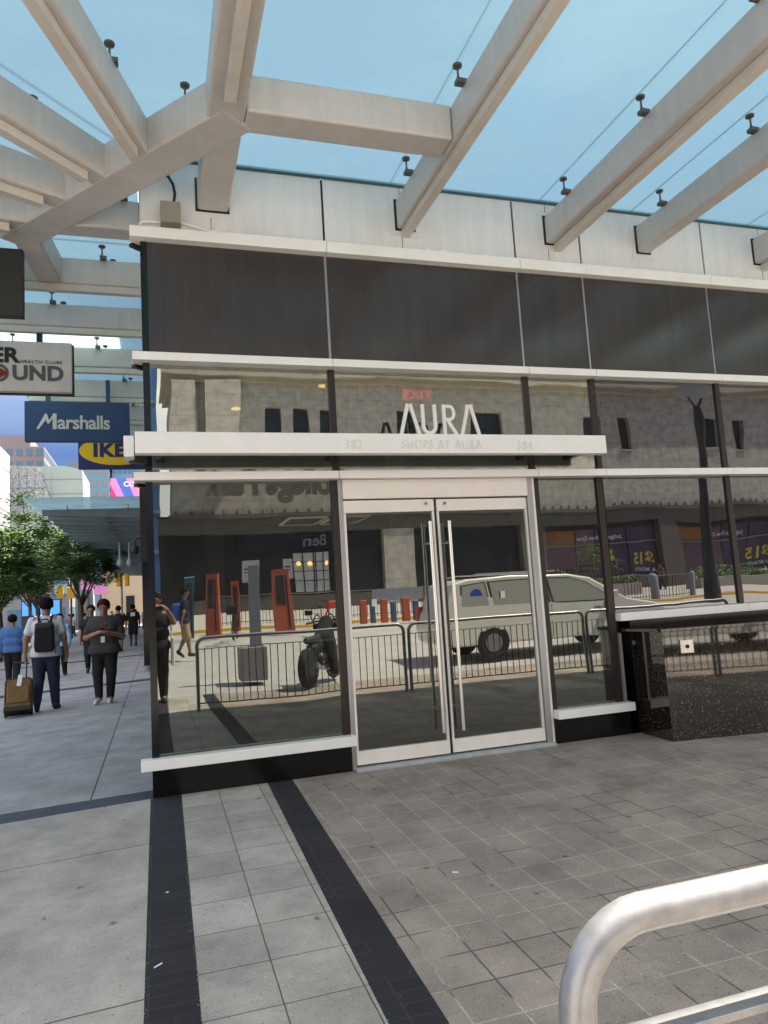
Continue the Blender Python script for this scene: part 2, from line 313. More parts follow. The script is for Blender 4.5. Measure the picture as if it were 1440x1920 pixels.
class MB:
    def __init__(s): s.v = []; s.f = []; s.sm = False
    def add(s, vs, fs):
        o = len(s.v); s.v += [tuple(p) for p in vs]; s.f += [tuple(i+o for i in f) for f in fs]; return s
    def box(s, x0, x1, y0, y1, z0, z1):
        return s.add([(x0,y0,z0),(x1,y0,z0),(x1,y1,z0),(x0,y1,z0),(x0,y0,z1),(x1,y0,z1),(x1,y1,z1),(x0,y1,z1)],
                     [(0,3,2,1),(4,5,6,7),(0,1,5,4),(1,2,6,5),(2,3,7,6),(3,0,4,7)])
    def obox(s, c, d, L0, L1, wd, z0, z1, ztip=None):
        """box along direction d (2D) from L0 to L1 around centre c; ztip raises the bottom at the L1 end"""
        d = Vector((d[0], d[1])).normalized(); n = Vector((-d.y, d.x)); zt = z0 if ztip is None else ztip
        P = []
        for (l, zb) in ((L0, z0), (L1, zt)):
            for sgn in (-1, 1):
                q = Vector(c[:2]) + d*l + n*sgn*wd/2
                P += [(q.x, q.y, zb), (q.x, q.y, z1)]
        return s.add(P, [(0,1,3,2),(4,6,7,5),(0,4,5,1),(2,3,7,6),(1,5,7,3),(0,2,6,4)])
    def prism(s, poly, axis, a, b):
        """polygon (2D) extruded along axis between a and b"""
        def put(p, t): return (t, p[0], p[1]) if axis == 0 else ((p[0], t, p[1]) if axis == 1 else (p[0], p[1], t))
        n = len(poly); vs = [put(p, a) for p in poly] + [put(p, b) for p in poly]
        return s.add(vs, [tuple(range(n)), tuple(range(2*n-1, n-1, -1))] + [(i, i+n, (i+1) % n+n, (i+1) % n) for i in range(n)])
    def tube(s, pts, r, seg=10, cap=True, r1=None):
        pts = [Vector(p) for p in pts]; rings = []; o = len(s.v); nrm = None
        for i, p in enumerate(pts):
            t = (pts[min(i+1, len(pts)-1)] - pts[max(i-1, 0)]).normalized()
            if nrm is None: nrm = t.orthogonal().normalized()
            nrm = (nrm - t*nrm.dot(t)).normalized(); bi = t.cross(nrm)
            rr = r if r1 is None else r + (r1-r)*i/(len(pts)-1)
            for k in range(seg):
                a = 2*PI*k/seg; s.v.append(tuple(p + (nrm*math.cos(a) + bi*math.sin(a))*rr))
        for i in range(len(pts)-1):
            for k in range(seg):
                a = o+i*seg+k; b = o+i*seg+(k+1) % seg
                s.f.append((a, b, b+seg, a+seg))
        if cap:
            s.f.append(tuple(o+k for k in range(seg-1, -1, -1))); s.f.append(tuple(o+(len(pts)-1)*seg+k for k in range(seg)))
        return s
    def lathe(s, prof, c=(0,0,0), seg=16):
        o = len(s.v)
        for r, z in prof:
            for k in range(seg):
                a = 2*PI*k/seg; s.v.append((c[0]+r*math.cos(a), c[1]+r*math.sin(a), c[2]+z))
        for i in range(len(prof)-1):
            for k in range(seg):
                a = o+i*seg+k; b = o+i*seg+(k+1) % seg; s.f.append((a, b, b+seg, a+seg))
        s.f.append(tuple(o+k for k in range(seg-1, -1, -1))); s.f.append(tuple(o+(len(prof)-1)*seg+k for k in range(seg)))
        return s
    def rot(s, ang, axis='Z', c=(0,0,0), frm=0):
        R = Matrix.Rotation(ang, 3, axis); c = Vector(c)
        s.v[frm:] = [tuple(c + R @ (Vector(p)-c)) for p in s.v[frm:]]; return s

def link(name, me, material, parent=None):
    o = bpy.data.objects.new(name, me); C.objects.link(o)
    if material is not None:
        me.materials.clear(); me.materials.append(M[material] if isinstance(material, str) else material)
    if parent is not None: o.parent = parent
    return o
def B(name, mb, material, parent=None, smooth=False, bevel=0, seg=2, fix=True):
    me = bpy.data.meshes.new(name); me.from_pydata(mb.v, [], mb.f); me.update()
    if fix:
        bm = bmesh.new(); bm.from_mesh(me); bmesh.ops.recalc_face_normals(bm, faces=bm.faces); bm.to_mesh(me); bm.free()
    if smooth:
        me.polygons.foreach_set('use_smooth', [True]*len(me.polygons))
        me.set_sharp_from_angle(angle=math.radians(50))
    o = link(name, me, material, parent)
    if bevel:
        md = o.modifiers.new('bevel', 'BEVEL'); md.width = bevel; md.segments = seg; md.limit_method = 'ANGLE'
        if seg > 1: me.polygons.foreach_set('use_smooth', [True]*len(me.polygons)); md.harden_normals = True
    return o
def T(name, label, cat, loc=(0,0,0), rz=0, group=None, kind=None):
    o = bpy.data.objects.new(name, None); C.objects.link(o); o.location = loc; o.rotation_euler = (0, 0, rz)
    o.empty_display_size = .1
    o['label'] = label; o['category'] = cat
    if group: o['group'] = group
    if kind: o['kind'] = kind
    return o
def tag(o, label, cat, group=None, kind=None):
    o['label'] = label; o['category'] = cat
    if group: o['group'] = group
    if kind: o['kind'] = kind
    return o
def struct(o, label=None, cat=None):
    o['kind'] = 'structure'
    if label: o['label'] = label; o['category'] = cat
    return o
def dup(root, loc, rz=0, label=None, scale=1):
    def cp(o, par):
        c = o.copy(); C.objects.link(c); c.parent = par
        for ch in list(o.children): cp(ch, c)
        return c
    kids = list(root.children); r = root.copy(); C.objects.link(r); r.parent = None
    for ch in kids: cp(ch, r)
    r.location = loc; r.rotation_euler = (0, 0, rz); r.scale = (scale,)*3
    if label: r['label'] = label
    return r

def text(name, s, size, material, parent, loc, facing='-y', depth=.01, bold=0, align='CENTER', spacing=1.0, sx=1, shear=0):
    cu = bpy.data.curves.new(name, 'FONT'); cu.body = s; cu.size = size; cu.extrude = depth/2; cu.offset = bold*size
    cu.align_x = align; cu.align_y = 'CENTER'; cu.space_character = spacing; cu.shear = shear; cu.resolution_u = 4
    tmp = bpy.data.objects.new('tmp', cu); C.objects.link(tmp)
    dg = bpy.context.evaluated_depsgraph_get(); dg.update()
    me = bpy.data.meshes.new_from_object(tmp.evaluated_get(dg)); bpy.data.objects.remove(tmp); bpy.data.curves.remove(cu)
    R = {'-y': Matrix.Rotation(PI/2, 4, 'X'), '+y': Matrix.Rotation(PI, 4, 'Z') @ Matrix.Rotation(PI/2, 4, 'X'),
         '-x': Matrix.Rotation(-PI/2, 4, 'Z') @ Matrix.Rotation(PI/2, 4, 'X'), '+x': Matrix.Rotation(PI/2, 4, 'Z') @ Matrix.Rotation(PI/2, 4, 'X')}[facing]
    me.transform(Matrix.Translation(loc) @ R @ Matrix.Diagonal((sx, 1, 1, 1))); me.name = name
    return link(name, me, material, parent)

def stroke(mb, pts, wd, y0, y1):
    """flat stroke with mitred joins in the x-z plane between depths y0 and y1"""
    P = [Vector(p) for p in pts]; Ls = []; Rs = []
    for i, p in enumerate(P):
        a = (P[i]-P[i-1]).normalized() if i else None
        b = (P[i+1]-P[i]).normalized() if i < len(P)-1 else None
        t = ((a or b) + (b or a)).normalized(); n = Vector((-t.y, t.x)); ref = b or a
        k = wd/2/max(.35, n.dot(Vector((-ref.y, ref.x))))
        Ls.append(p+n*k); Rs.append(p-n*k)
    for i in range(len(P)-1):
        mb.prism([tuple(Ls[i]), tuple(Ls[i+1]), tuple(Rs[i+1]), tuple(Rs[i])], 1, y0, y1)

# ------------------------------------------------------------------ ground, paving, road
def sheet(name, xs, ys, dz, material, kind='structure'):
    mb = MB(); nx, ny = len(xs), len(ys)
    for y in ys:
        for x in xs:
            mb.v.append((x, y, gz(x, y)+dz))
    for j in range(ny-1):
        for i in range(nx-1):
            a = j*nx+i; mb.f.append((a, a+1, a+nx+1, a+nx))
    o = B(name, mb, material, fix=False); o['kind'] = kind; return o
def fr(a, b, n): return [a+(b-a)*i/n for i in range(n+1)]
YF = [-7.6, -6.8, -5.7, -4, -2, 0]
KX = -7.6
big_y = [-900, -140, -60, -38, -26, -20, -14, -9.8, -8, -5.7, -3, 0, 30, 100, 300, 1500]
sheet('ground', [-900, -200, -60, -20, -5, 0, 20, 60, 200, 900], big_y, -.16, 'asphalt_dark')
sheet('road', [-900, -60, -20, -5, 0, 20, 60, 200, 900], [-23.5, -20, -14, -9.8, -8, -7.64], -.10, 'asphalt')
sheet('far_pavement', [-5, 0, 20, 60, 200], [-60, -38, -26, -23.5], .02, 'citywalk')
mbk = MB()
for x0 in range(-5, 120, 5):
    for y in (-23.5,):
        mbk.add([(x0, y-.3, gz(x0, y)+.03), (x0+5, y-.3, gz(x0+5, y)+.03), (x0+5, y+.0, gz(x0+5, y)+.03), (x0, y, gz(x0, y)+.03),
                 (x0, y, gz(x0, y)-.12), (x0+5, y, gz(x0+5, y)-.12)], [(0,1,2,3), (3,2,5,4)])
struct(B('far_kerb', mbk, 'yellow', fix=False))
def quadstrip(name, f0, f1, material, ys=YF, dz=0):
    """strip between x=f0(y) and x=f1(y)"""
    mb = MB()
    n = 4
    for y in ys:
        for i in range(n+1):
            x = f0(y)+(f1(y)-f0(y))*i/n; mb.v.append((x, y, gz(x, y)+dz))
    for j in range(len(ys)-1):
        for i in range(n):
            a = j*(n+1)+i; mb.f.append((a, a+1, a+n+2, a+n+1))
    o = B(name, mb, material, fix=False); o['kind'] = 'structure'; return o
e1 = lambda y: -.02
e2 = lambda y: .235+.008*y
e3 = lambda y: .975+.018*y
e4 = lambda y: 1.20+.018*y
quadstrip('pavement_concrete', lambda y: -6, e1, 'pave_concrete')
quadstrip('pavement_dark_strip', e1, e2, 'pave_black')
quadstrip('pavement_light_tiles', e2, e3, 'pave_light')
quadstrip('pavement_dark_strip', e3, e4, 'pave_black')
quadstrip('pavement_brown_tiles', e4, lambda y: 45, 'pave_brown')
YS = [.34, 3, 8, 15, 30, 60, 90, 120]
quadstrip('pavement_band', lambda y: -6, lambda y: .3, 'pave_band', [0, .15, .34])
quadstrip('sidewalk', lambda y: -6, lambda y: .3, 'pave_side', YS)
mbk = MB()
mbk.box(-6.16, -6.0, -7.6, 120, -.5, -.172)
mbk.add([(-6,-7.6,gz(-6,-7.6)),(45,-7.6,gz(9,-7.6)),(45,-7.76,gz(9,-7.6)),(-6,-7.76,gz(-6,-7.6)),(45,-7.76,-.3),(-6,-7.76,-.4)], [(0,1,2,3),(3,2,4,5)])
struct(B('kerb', mbk, 'conc', fix=False))
# a dark drain slot / cross joint farther down the sidewalk
mbk = MB()
for y in (11.2, 21.5):
    mbk.add([(-6, y, -.171), (0, y+.0, .004), (0, y+.35, .004), (-6, y+.35, -.171)], [(0,1,2,3)])
struct(B('pavement_band', mbk, 'pave_band', fix=False))

# ------------------------------------------------------------------ the corner building
bd = T('corner_building', 'glass corner building with white metal bands, dark panels and double glass doors', 'building')
CX = [0, 1.765, 3.905, 4.73, 6.425, 8.5, 10.6, 12.7, 14.8, 16.9, 19.0]       # facade joints
XE = 19.0; YE = 78
# white upper panels
for i in range(len(CX)-1):
    B('upper_panel', MB().box(CX[i]+.012, CX[i+1]-.012, .0, .06, 5.12, 5.86), 'panel', bd)
for x in (.655, 2.6, 4.32, 7.3): B('panel_seam', MB().box(x-.003, x+.003, -.0015, .001, 5.12, 5.85), 'dark_metal', bd)
for x in CX[1:-1]: B('panel_joint', MB().box(x-.0118, x+.0118, .02, .05, 5.12, 5.84), 'black', bd)
for i in range(12):
    B('upper_panel', MB().box(.0, .06, .08+6*i, 6*i+6.04, 5.12, 5.86), 'panel', bd)
# bands (front + side return)
def band(z0, z1, px, xend=None, stub=False):
    for i in range(len(CX)-1):
        x0 = CX[i] if i else -px; x1 = CX[i+1]
        B('band', MB().box(x0+.002, x1-.002, -px, .05, z0, z1), 'white_alu', bd, bevel=.004)
    B('band', MB().box(-px, .0, .052, .16, z0, z1), 'white_alu', bd)
    B('band_bracket', MB().obox((-px*.5, .09), (1, .9), -.05, .07, .05, z0-.03, z0-.002), 'mullion', bd)
band(5.012, 5.118, .09); band(3.842, 3.92, .09); band(2.735, 2.81, .10)
# spandrel panels
for i in range(len(CX)-1):
    B('spandrel_panel', MB().box(CX[i]+.014, CX[i+1]-.014, .005, .06, 3.922, 5.01), 'spandrel', bd)
B('spandrel_panel', MB().box(.005, .06, .08, YE, 3.922, 5.01), 'spandrel', bd)
for x in CX[1:-1]: B('spandrel_joint', MB().box(x-.013, x+.013, .012, .05, 3.92, 5.01), 'silver', bd)
B('corner_post', MB().box(.0, .06, .0, .06, .24, 5.01), 'plinth', bd)
# mullions
for i, x in enumerate(CX[1:], 1):
    for z0, z1 in ((2.81, 3.842),):
        B('mullion', MB().box(x-.034, x+.034, .012, .16, z0, z1), 'mullion', bd, bevel=.004)
for x in CX[4:]:
    B('mullion', MB().box(x-.034, x+.034, .012, .16, 1.27, 2.735), 'mullion', bd, bevel=.004)
B('mullion', MB().box(1.70, 1.765, .012, .14, .3, 2.735), 'mullion', bd)
B('mullion', MB().box(1.767, 1.81, .0, .14, 0, 2.735), 'silver', bd, bevel=.004)
B('mullion', MB().box(3.80, 3.862, -.012, .14, 0, 2.735), 'silver', bd, bevel=.004)
B('mullion', MB().box(3.864, 3.90, .01, .14, 0, 2.735), 'white_alu', bd, bevel=.004)
B('mullion', MB().box(3.902, 3.955, .014, .14, .3, 2.735), 'mullion', bd)
B('mullion', MB().box(4.665, 4.74, .012, .16, .3, 2.735), 'mullion', bd)
B('mullion', MB().box(4.745, 4.775, -.01, .1, .25, 1.05), 'silver', bd)
# window panes
def pane(x0, x1, z0, z1, m_='facade_glass'):
    xm, zm_ = (x0+x1)/2, (z0+z1)/2
    o = B('window_pane', MB().box(x0-xm, x1-xm, -.0075, .0075, z0-zm_, z1-zm_), m_, bd); o.location = (xm, .044, zm_); o.rotation_euler = (rnd.uniform(-.0012, .0012), 0, rnd.uniform(-.0014, .0014))
for i in range(len(CX)-1):
    g = 'facade_glass_bright' if i < 3 else 'facade_glass_brown'
    pane(CX[i]+(.06 if i == 0 else .034), CX[i+1]-.034, 2.81, 3.842, g)
    if i >= 4-1 and i > 3: pass
    if i == 0: pane(.06, 1.70, .335, 2.735)
    elif i == 2: pane(3.955, 4.665, .335, 2.735)
    elif i >= 3: pane(CX[i]+.034, CX[i+1]-.034, 1.25, 2.735, g)
# side window wall
B('side_window', MB().box(.035, .05, .06, YE, 2.81, 3.842), 'side_glass', bd)
B('side_window', MB().box(.035, .05, .06, YE, .335, 2.735), 'side_glass', bd)
mb = MB()
for k in range(1, 20): mb.box(-.005, .14, .06+1.7*k-.03, .06+1.7*k+.03, .3, 3.84)
B('side_mullion', mb, 'mullion', bd)
B('wall_projection', MB().box(-.30, .02, 14, YE, .12, 2.9), 'plinth', bd)
B('wall_projection', MB().box(-.32, .02, 13.9, YE, 2.9, 5.12), 'mullion', bd)
# sills and plinth
B('sill', MB().box(-.09, 1.80, -.09, .034, .24, .33), 'white_alu', bd, bevel=.004)
B('sill', MB().box(3.905, 4.815, -.09, .034, .25, .335), 'white_alu', bd, bevel=.004)
B('sill', MB().box(4.745, 6.42, -.08, .034, 1.178, 1.262), 'white_alu', bd, bevel=.004)
B('sill', MB().box(6.424, XE, -.08, .034, 1.178, 1.262), 'white_alu', bd, bevel=.004)
B('plinth', MB().box(-.0, 1.765, .0, .2, -.2, .239), 'plinth', bd)
B('plinth', MB().box(.0, .2, .2, YE, -.3, .24), 'plinth', bd)
B('plinth', MB().box(3.905, 4.80, .0, .2, -.2, .249), 'plinth', bd)
B('plinth', MB().box(4.90, XE, .0, .2, -.2, 1.177), 'plinth', bd)
# door head and threshold
B('door_head', MB().box(1.81, 3.80, -.02, .12, 2.545, 2.732), 'door_alu', bd, bevel=.004)
mb = MB().box(1.79, 3.87, -.075, .2, -.05, .028)
B('threshold', mb, 'threshold', bd, bevel=.01)
# two glass doors
def door(x0, x1, hx, yo):
    d = bpy.data.objects.new('door', None); C.objects.link(d); d.parent = bd; d.location = (0, yo, 0)
    B('glass_pane', MB().box(x0+.02, x1-.02, .03, .042, .16, 2.43), 'door_glass', d)
    B('top_rail', MB().box(x0, x1, .0, .06, 2.41, 2.53), 'door_alu', d, bevel=.003)
    B('bottom_rail', MB().box(x0, x1, .0, .06, .045, .17), 'door_alu', d, bevel=.003)
    B('stile', MB().box(x0, x0+.022, .005, .06, .172, 2.408), 'door_alu', d)
    B('stile', MB().box(x1-.022, x1, .005, .06, .172, 2.408), 'door_alu', d)
    for yy, mm_ in ((-.075, 'bar_steel'), (.125, 'silver')):
        h = B('handle', MB().tube([(hx, yy, .26), (hx, yy, 2.30)], .0165, 14), mm_, d, smooth=True)
        mb = MB()
        for z in (.47, 2.09): mb.tube([(hx, min(yy, .03), z), (hx, max(yy, .03), z)], .014, 10)
        B('standoff', mb, 'chrome', h, smooth=True)
    lx = x1-.085 if hx > (x0+x1)/2 else x0+.085
    lk = MB().tube([(lx, -.012, 2.487), (lx, .0, 2.487)], .018, 16)
    B('lock_ring', lk, 'chrome', d, smooth=True)
    B('keyhole', MB().tube([(lx, -.014, 2.487), (lx, -.005, 2.487)], .008, 12), 'black', d)
    return d
door(1.812, 2.748, 2.665, 0); door(2.782, 3.795, 2.875, .012)
B('door_gap', MB().box(2.755, 2.777, .03, .06, .045, 2.53), 'black', bd)
# shelf beam with the name
sb = B('sign_beam', MB().box(-.075, 4.575, -.36, -.25, 2.925, 3.115), 'white_alu', bd, bevel=.004)
for x in (.12, 1.765, 3.905, 4.5): B('beam_bracket', MB().box(x-.03, x+.03, -.252, .04, 2.98, 3.06), 'mullion', sb)
sb2 = B('sign_beam', MB().box(-.17, -.085, -.24, -.02, 2.92, 3.105), 'white_alu', bd, bevel=.004)
B('beam_bracket', MB().obox((-.10, -.06), (1, .9), -.02, .17, .07, 2.90, 2.99), 'mullion', sb2)
mb = MB(); y0, y1 = -.345, -.325; z0 = 3.112; H = .30; S = .034
def LA(x, wd=.185): stroke(mb, [(x, z0), (x+wd/2-.012, z0+H)], S, y0, y1); stroke(mb, [(x+wd, z0), (x+wd/2+.012, z0+H)], S, y0, y1); mb.box(x+wd/2-.022, x+wd/2+.022, y0+.001, y1-.001, z0+H-.02, z0+H+.0)
LA(2.335)
ux = 2.565; stroke(mb, [(ux, z0+H), (ux, z0+.085)]+[(ux+.062-.062*math.cos(a), z0+.085-.07*math.sin(a)) for a in [PI*k/10 for k in range(1, 10)]]+[(ux+.124, z0+.085), (ux+.124, z0+H)], S, y0, y1)
rx = 2.785; stroke(mb, [(rx, z0), (rx, z0+H)], S, y0, y1)
stroke(mb, [(rx+.018, z0+H-.017), (rx+.06, z0+H-.017)]+[(rx+.06+.045*math.sin(a), z0+H-.082+.065*math.cos(a)) for a in [PI*k/8 for k in range(1, 8)]]+[(rx+.06, z0+H-.147), (rx+.018, z0+H-.147)], S*.92, y0+.001, y1-.001)
stroke(mb, [(rx+.035, z0+.145), (rx+.125, z0)], S, y0+.0005, y1-.0005)
LA(2.965)
B('lettering', mb, 'letter_white', sb)
text('lettering', 'SHOPS AT AURA'.replace('A', '\u039b'), .125, 'letter_pale', sb, (2.735, -.364, 3.008), spacing=1.28, sx=.72, bold=-.006)
text('lettering', '382', .135, 'letter_pale', sb, (1.85, -.364, 3.006), spacing=1.2, sx=.75, bold=-.004)
text('lettering', '384', .135, 'letter_pale', sb, (3.625, -.364, 3.000), spacing=1.2, sx=.75, bold=-.004)
# junction box, hose, conduit
jb = B('junction_box', MB().box(.19, .37, -.12, -.002, 5.165, 5.37), 'grey_box', bd, bevel=.004)
B('hose', MB().tube([(.31, -.08, 5.365), (.325, -.09, 5.46), (.31, -.085, 5.56), (.27, -.07, 5.64), (.2, -.05, 5.69), (.1, .01, 5.74)], .014, 10), 'black', jb, smooth=True)
mb = MB().tube([(.0, -.03, 5.155), (.02, -.05, 5.175), (.06, -.055, 5.18), (.19, -.055, 5.185)], .011, 8)
mb.tube([(.37, -.055, 5.20), (.45, -.055, 5.185), (.62, -.06, 5.14), (.8, -.065, 5.13)]+[(x, -.07, 5.129) for x in (2, 4, 8, 19)], .0105, 8)
for x in (2.84, 3.02, 6.8): mb.box(x-.03, x+.03, -.084, -.055, 5.118, 5.144)
B('conduit', mb, 'white_alu', bd, smooth=True)
# interior
it = bpy.data.objects.new('interior', None); C.objects.link(it); it.parent = bd
B('floor_slab', MB().box(.2, XE, .2, 9, -.1, .02), 'interior_floor', it)
B('floor_mat', MB().box(1.9, 3.75, .25, 3.2, .0, .03), 'black', it)
B('back_wall', MB().box(.2, XE, 8.9, 9, .02, 5), 'interior', it)
B('ceiling', MB().box(.2, XE, .2, 9, 4.35, 4.4), 'interior', it)
mb = MB()
for x, y, s_ in ((.62, .55, .17), (5.0, .75, .28), (5.9, 2.1, .3), (4.4, 6, .3), (8, 6, .4)): mb.box(x-s_/2, x+s_/2, y-s_/2, y+s_/2, .02, 4.35)
B('column', mb, 'interior_light', it)
for x, y in ((2.2, 2.2), (3.6, 2.6), (1.2, 3.4), (4.6, 3.0), (6.9, 2.4), (8.6, 2.6)): B('downlight', MB().lathe([(.07, -.012), (.07, .0)], (x, y, 4.345), 14), 'lamp_warm', it)
B('partition', MB().box(5.2, 9.5, 3.2, 3.3, .02, 4.35), 'interior_light', it)
for x in (2.35, 3.15):
    mb = MB(); 
    for a, b_, c_, d_ in ((0, .7, 0, .04), (0, .7, 1.16, 1.2), (0, .04, .04, 1.16), (.66, .7, .04, 1.16)): mb.box(x+a, x+b_, 6+c_, 6+d_, 3.05, 3.08)
    fx = B('ceiling_fixture', MB().box(x+.04, x+.66, 6.04, 7.16, 3.06, 3.075), 'interior', it); B('fixture_frame', mb, 'lamp_soft', fx)
text('decal', 'AURA', .075, 'sign_text_dark', bd, (4.19, .029, 1.735), spacing=1.5, depth=.002)
text('decal', 'discount', .05, 'sign_text_dark', bd, (4.37, .029, 1.785), align='LEFT', depth=.002)
text('decal', 'shopping', .05, 'sign_text_dark', bd, (4.37, .029, 1.73), align='LEFT', depth=.002)
for x, z in ((3.42, 1.5), (2.05, 1.5)): B('door_sticker', MB().box(x, x+.05, .026, .0275, z, z+.07), 'sign_white', bd)
es = B('exit_sign', MB().box(3.02, 3.40, 1.48, 1.52, 3.94, 4.13), 'sign_white', it)
B('sign_top', MB().box(3.0, 3.42, 1.46, 1.55, 4.131, 4.18), 'interior_light', es)
text('lettering', 'EXIT', .17, 'exit_red', es, (3.21, 1.474, 4.035), spacing=1.1, bold=.02)
# roof, then unseen stepped upper blocks added to shade the side street and canopies
B('roof', MB().box(0.07, XE, .07, YE, 5.0, 5.84), 'panel', bd)

for x0, y0_, y1_, z1_ in ((.4, 2.5, 5.95, 7.2), (.4, 6, 13.95, 9.1), (.4, 14, YE, 14.0)):
    B('shading_storeys', MB().box(x0, XE, y0_, y1_, 5.85, z1_), 'spandrel', bd)

# ------------------------------------------------------------------ unseen slim tower, placed and sized to shade the entrance
tw = T('shading_tower', 'unseen slim glass tower beyond the right end of the facade, placed to shade the entrance', 'building', (22, 3.95, 0))
B('tower_shaft', MB().box(-2, 2, -3.1, 6.0, 0, 90), 'glass_blue2', tw)
mb = MB()
for k in range(26): mb.box(-2.04, 2.04, -3.14, 6.04, 3+k*3.4, 3.35+k*3.4)
B('floor_band', mb, 'bldg_grey', tw)

# ------------------------------------------------------------------ near canopy
cn = T('glass_canopy', 'beige steel canopy of box beams under pale blue glass round the building corner', 'canopy')
ZB, ZT = 5.37, 5.685
def clip(x, y, par, dx=.06, z=5.70):
    mb = MB().box(min(x, x+dx)-.024, max(x, x+dx)+.0, y-.034, y+.034, z-.040, z-.005)
    mb.tube([(x, y, z-.01), (x, y, z+.03)], .017, 10, r1=.011); mb.tube([(x, y, z+.03), (x, y, z+.115)], .009, 8)
    mb.lathe([(.014, .095), (.038, .108), (.040, .125)], (x, y, z), 14)
    return B('clip', mb, 'bracket', par, smooth=True)
def beam(c, d, l0, l1, wd, cover=None, tip=None, par=cn, z0=ZB, z1=ZT, bev=.025, mt_='steel_paint'):
    b = B('beam', MB().obox(c, d, l0, l1, wd, z0, z1, tip), mt_, par, bevel=bev, seg=3)
    if cover:
        cs, ce, off, cw = cover
        dd = Vector(d).normalized(); n = Vector((-dd.y, dd.x)); cc = Vector(c[:2]) + n*off
        B('cable_cover', MB().obox(cc, d, cs, ce, cw, z0-.085, z0-.004), 'cover_paint', b, bevel=.004)
    return b
FR = [(.678, .29, True), (2.645, .195, True), (4.40, .21, True), (5.58, .17, False), (7.29, .2, True), (9.0, .2, False), (10.7, .2, True), (12.4, .2, False), (14.1, .2, True), (15.8, .2, False), (17.5, .2, True)]
OUT = 4.75
for i, (x, wd, cv) in enumerate(FR):
    cov = None
    if cv: cov = (.0 if i else 1.72, OUT-.1, (.0 if i == 0 else (-.008 if i == 1 else .03)), .085)
    b = beam((x, 0), (0, -1), .0, OUT, wd, cov)
    if i > 0:
        for yy in (-.53, -1.82, -3.1, -4.4): clip(x-wd/2-.05, yy, b)
    else:
        clip(.39, -1.12, b); clip(.39, -3.1, b)
    # collar plate on the wall
    B('collar', MB().box(x-wd/2-.07, x+wd/2+.06, -.006, .0, 5.30, 5.74), 'panel', b)
    B('collar_gap', MB().box(x-wd/2-.02, x+wd/2+.012, -.008, .001, 5.355, 5.70), 'dark_metal', b)
beam((.82, -1.40), (1, 0), .004, 1.726, .285)
cd = Vector((-.638, .771)); 
b = beam((.70, -1.325), cd, -.12, 3.02, .34, z0=ZB-.004, z1=ZT+.004)
# edge pieces and fans
beam((-1.10, .93), (.10, 1), .0, .95, .26, z0=ZB-.002)
def fan(c, d, cov=True, wd=.2):
    b = beam(c, d, -.2, 4.2, wd, (.02, 4.1, -.0, .085) if cov else None)
    return b
f1 = fan((-.02, -.86), (-.343, -.939)); clip(-.167-.0, -1.453, f1, .06); clip(-.02, -2.5, f1)
f2 = fan((-.42, -.43), (-.693, -.721)); clip(-.80, -.70, f2, -.05); clip(-1.6, -1.5, f2)
f3 = fan((-.82, .05), (-.876, -.482))
f4 = fan((-1.18, .60), (-.985, -.17))
SB = [(.62, .24, False), (1.97, .2, True), (3.36, .2, True), (5.03, .2, True), (6.72, .2, True), (8.36, .2, True), (10.0, .2, True)]
for k, (y, wd, cv) in enumerate(SB):
    tip = {0: 1.0, 1: 3.6, 2: 3.4, 3: 2.7, 4: 2.0, 5: 2.75, 6: 2.0}[k]
    if k == 5: tip = 1.45
    if k == 6: tip = .9
    b = beam((0, y), (-1, 0), 0, tip, wd, (.0, tip-.05, .05, .085) if cv else None)
    for xx in ((-.16 if k == 0 else None), (-.44 if k == 1 else (-1.15 if k == 2 else (-.72 if k == 3 else (-.40 if k == 4 else -.3)))), (-1.9 if k in (2, 3) else None)):
        if xx is None: continue
        clip(xx, y-wd/2-.05, b, 0.05); clip(xx+.10, y+wd/2+.10, b, -0.05)
for px_, py_ in ((.065, -.825), (-.315, -.375), (-.75, .155)):
    B('weld_seam', MB().tube([(px_, py_, 5.39), (px_, py_, 5.67)], .011, 6), 'steel_paint', cn)
# glass panes
ZG = 5.86
def pane_poly(pts):
    mb = MB().prism(pts, 2, ZG, ZG+.018)
    return B('glass_pane', mb, 'canopy_glass', cn, bevel=0)
g = .003
xs = [x-wd/2-.045 for x, wd, _ in FR]
for i in range(1, len(xs)-1):
    pane_poly([(xs[i]+g, -.0), (xs[i+1]-g, -.0), (xs[i+1]-g, -4.9), (xs[i]+g, -4.9)])
rays_ = [(.31, -4.9), (-1.85, -5.1), (-3.75, -3.75), (-4.9, -1.75), (-5.1, .62-.17)]
ins = [(.31, .0), (-.005, -.02), (-.012, .0), (-.012, .02), (-.01, .45)]
def mixp(a, b, t): return (a[0]+(b[0]-a[0])*t, a[1]+(b[1]-a[1])*t)
pane_poly([(xs[1]-g, -.005), (xs[1]-g, -4.9), (.31, -4.9), (-1.84, -5.12), (.0, -.6), (.0, -.005)])
pane_poly([(-.012, -.61), (-1.86, -5.11), (-3.75, -3.77), (-.012, -.02)])
pane_poly([(-.03, -.015), (-3.77, -3.75), (-4.9, -1.78), (-.03, .02)])
pane_poly([(-.04, .04), (-4.9, -1.76), (-5.1, .42), (-.04, .44)])
ys_ = [.45, 1.82, 3.21, 4.88, 6.57, 8.21, 9.85, 11.2]
lf = [-5.1, -5.0, -4.4, -3.5, -2.7, -2.1, -1.6, -1.1]
for i in range(len(ys_)-1):
    pane_poly([(-.02, ys_[i]+g), (lf[i], ys_[i]+g), (lf[i+1], ys_[i+1]-g), (-.02, ys_[i+1]-g)])
mb = MB()
mb.box(.0, XE, -.012, .0, 5.835, 5.885)
B('glass_edge', mb, 'glass_edge', cn)
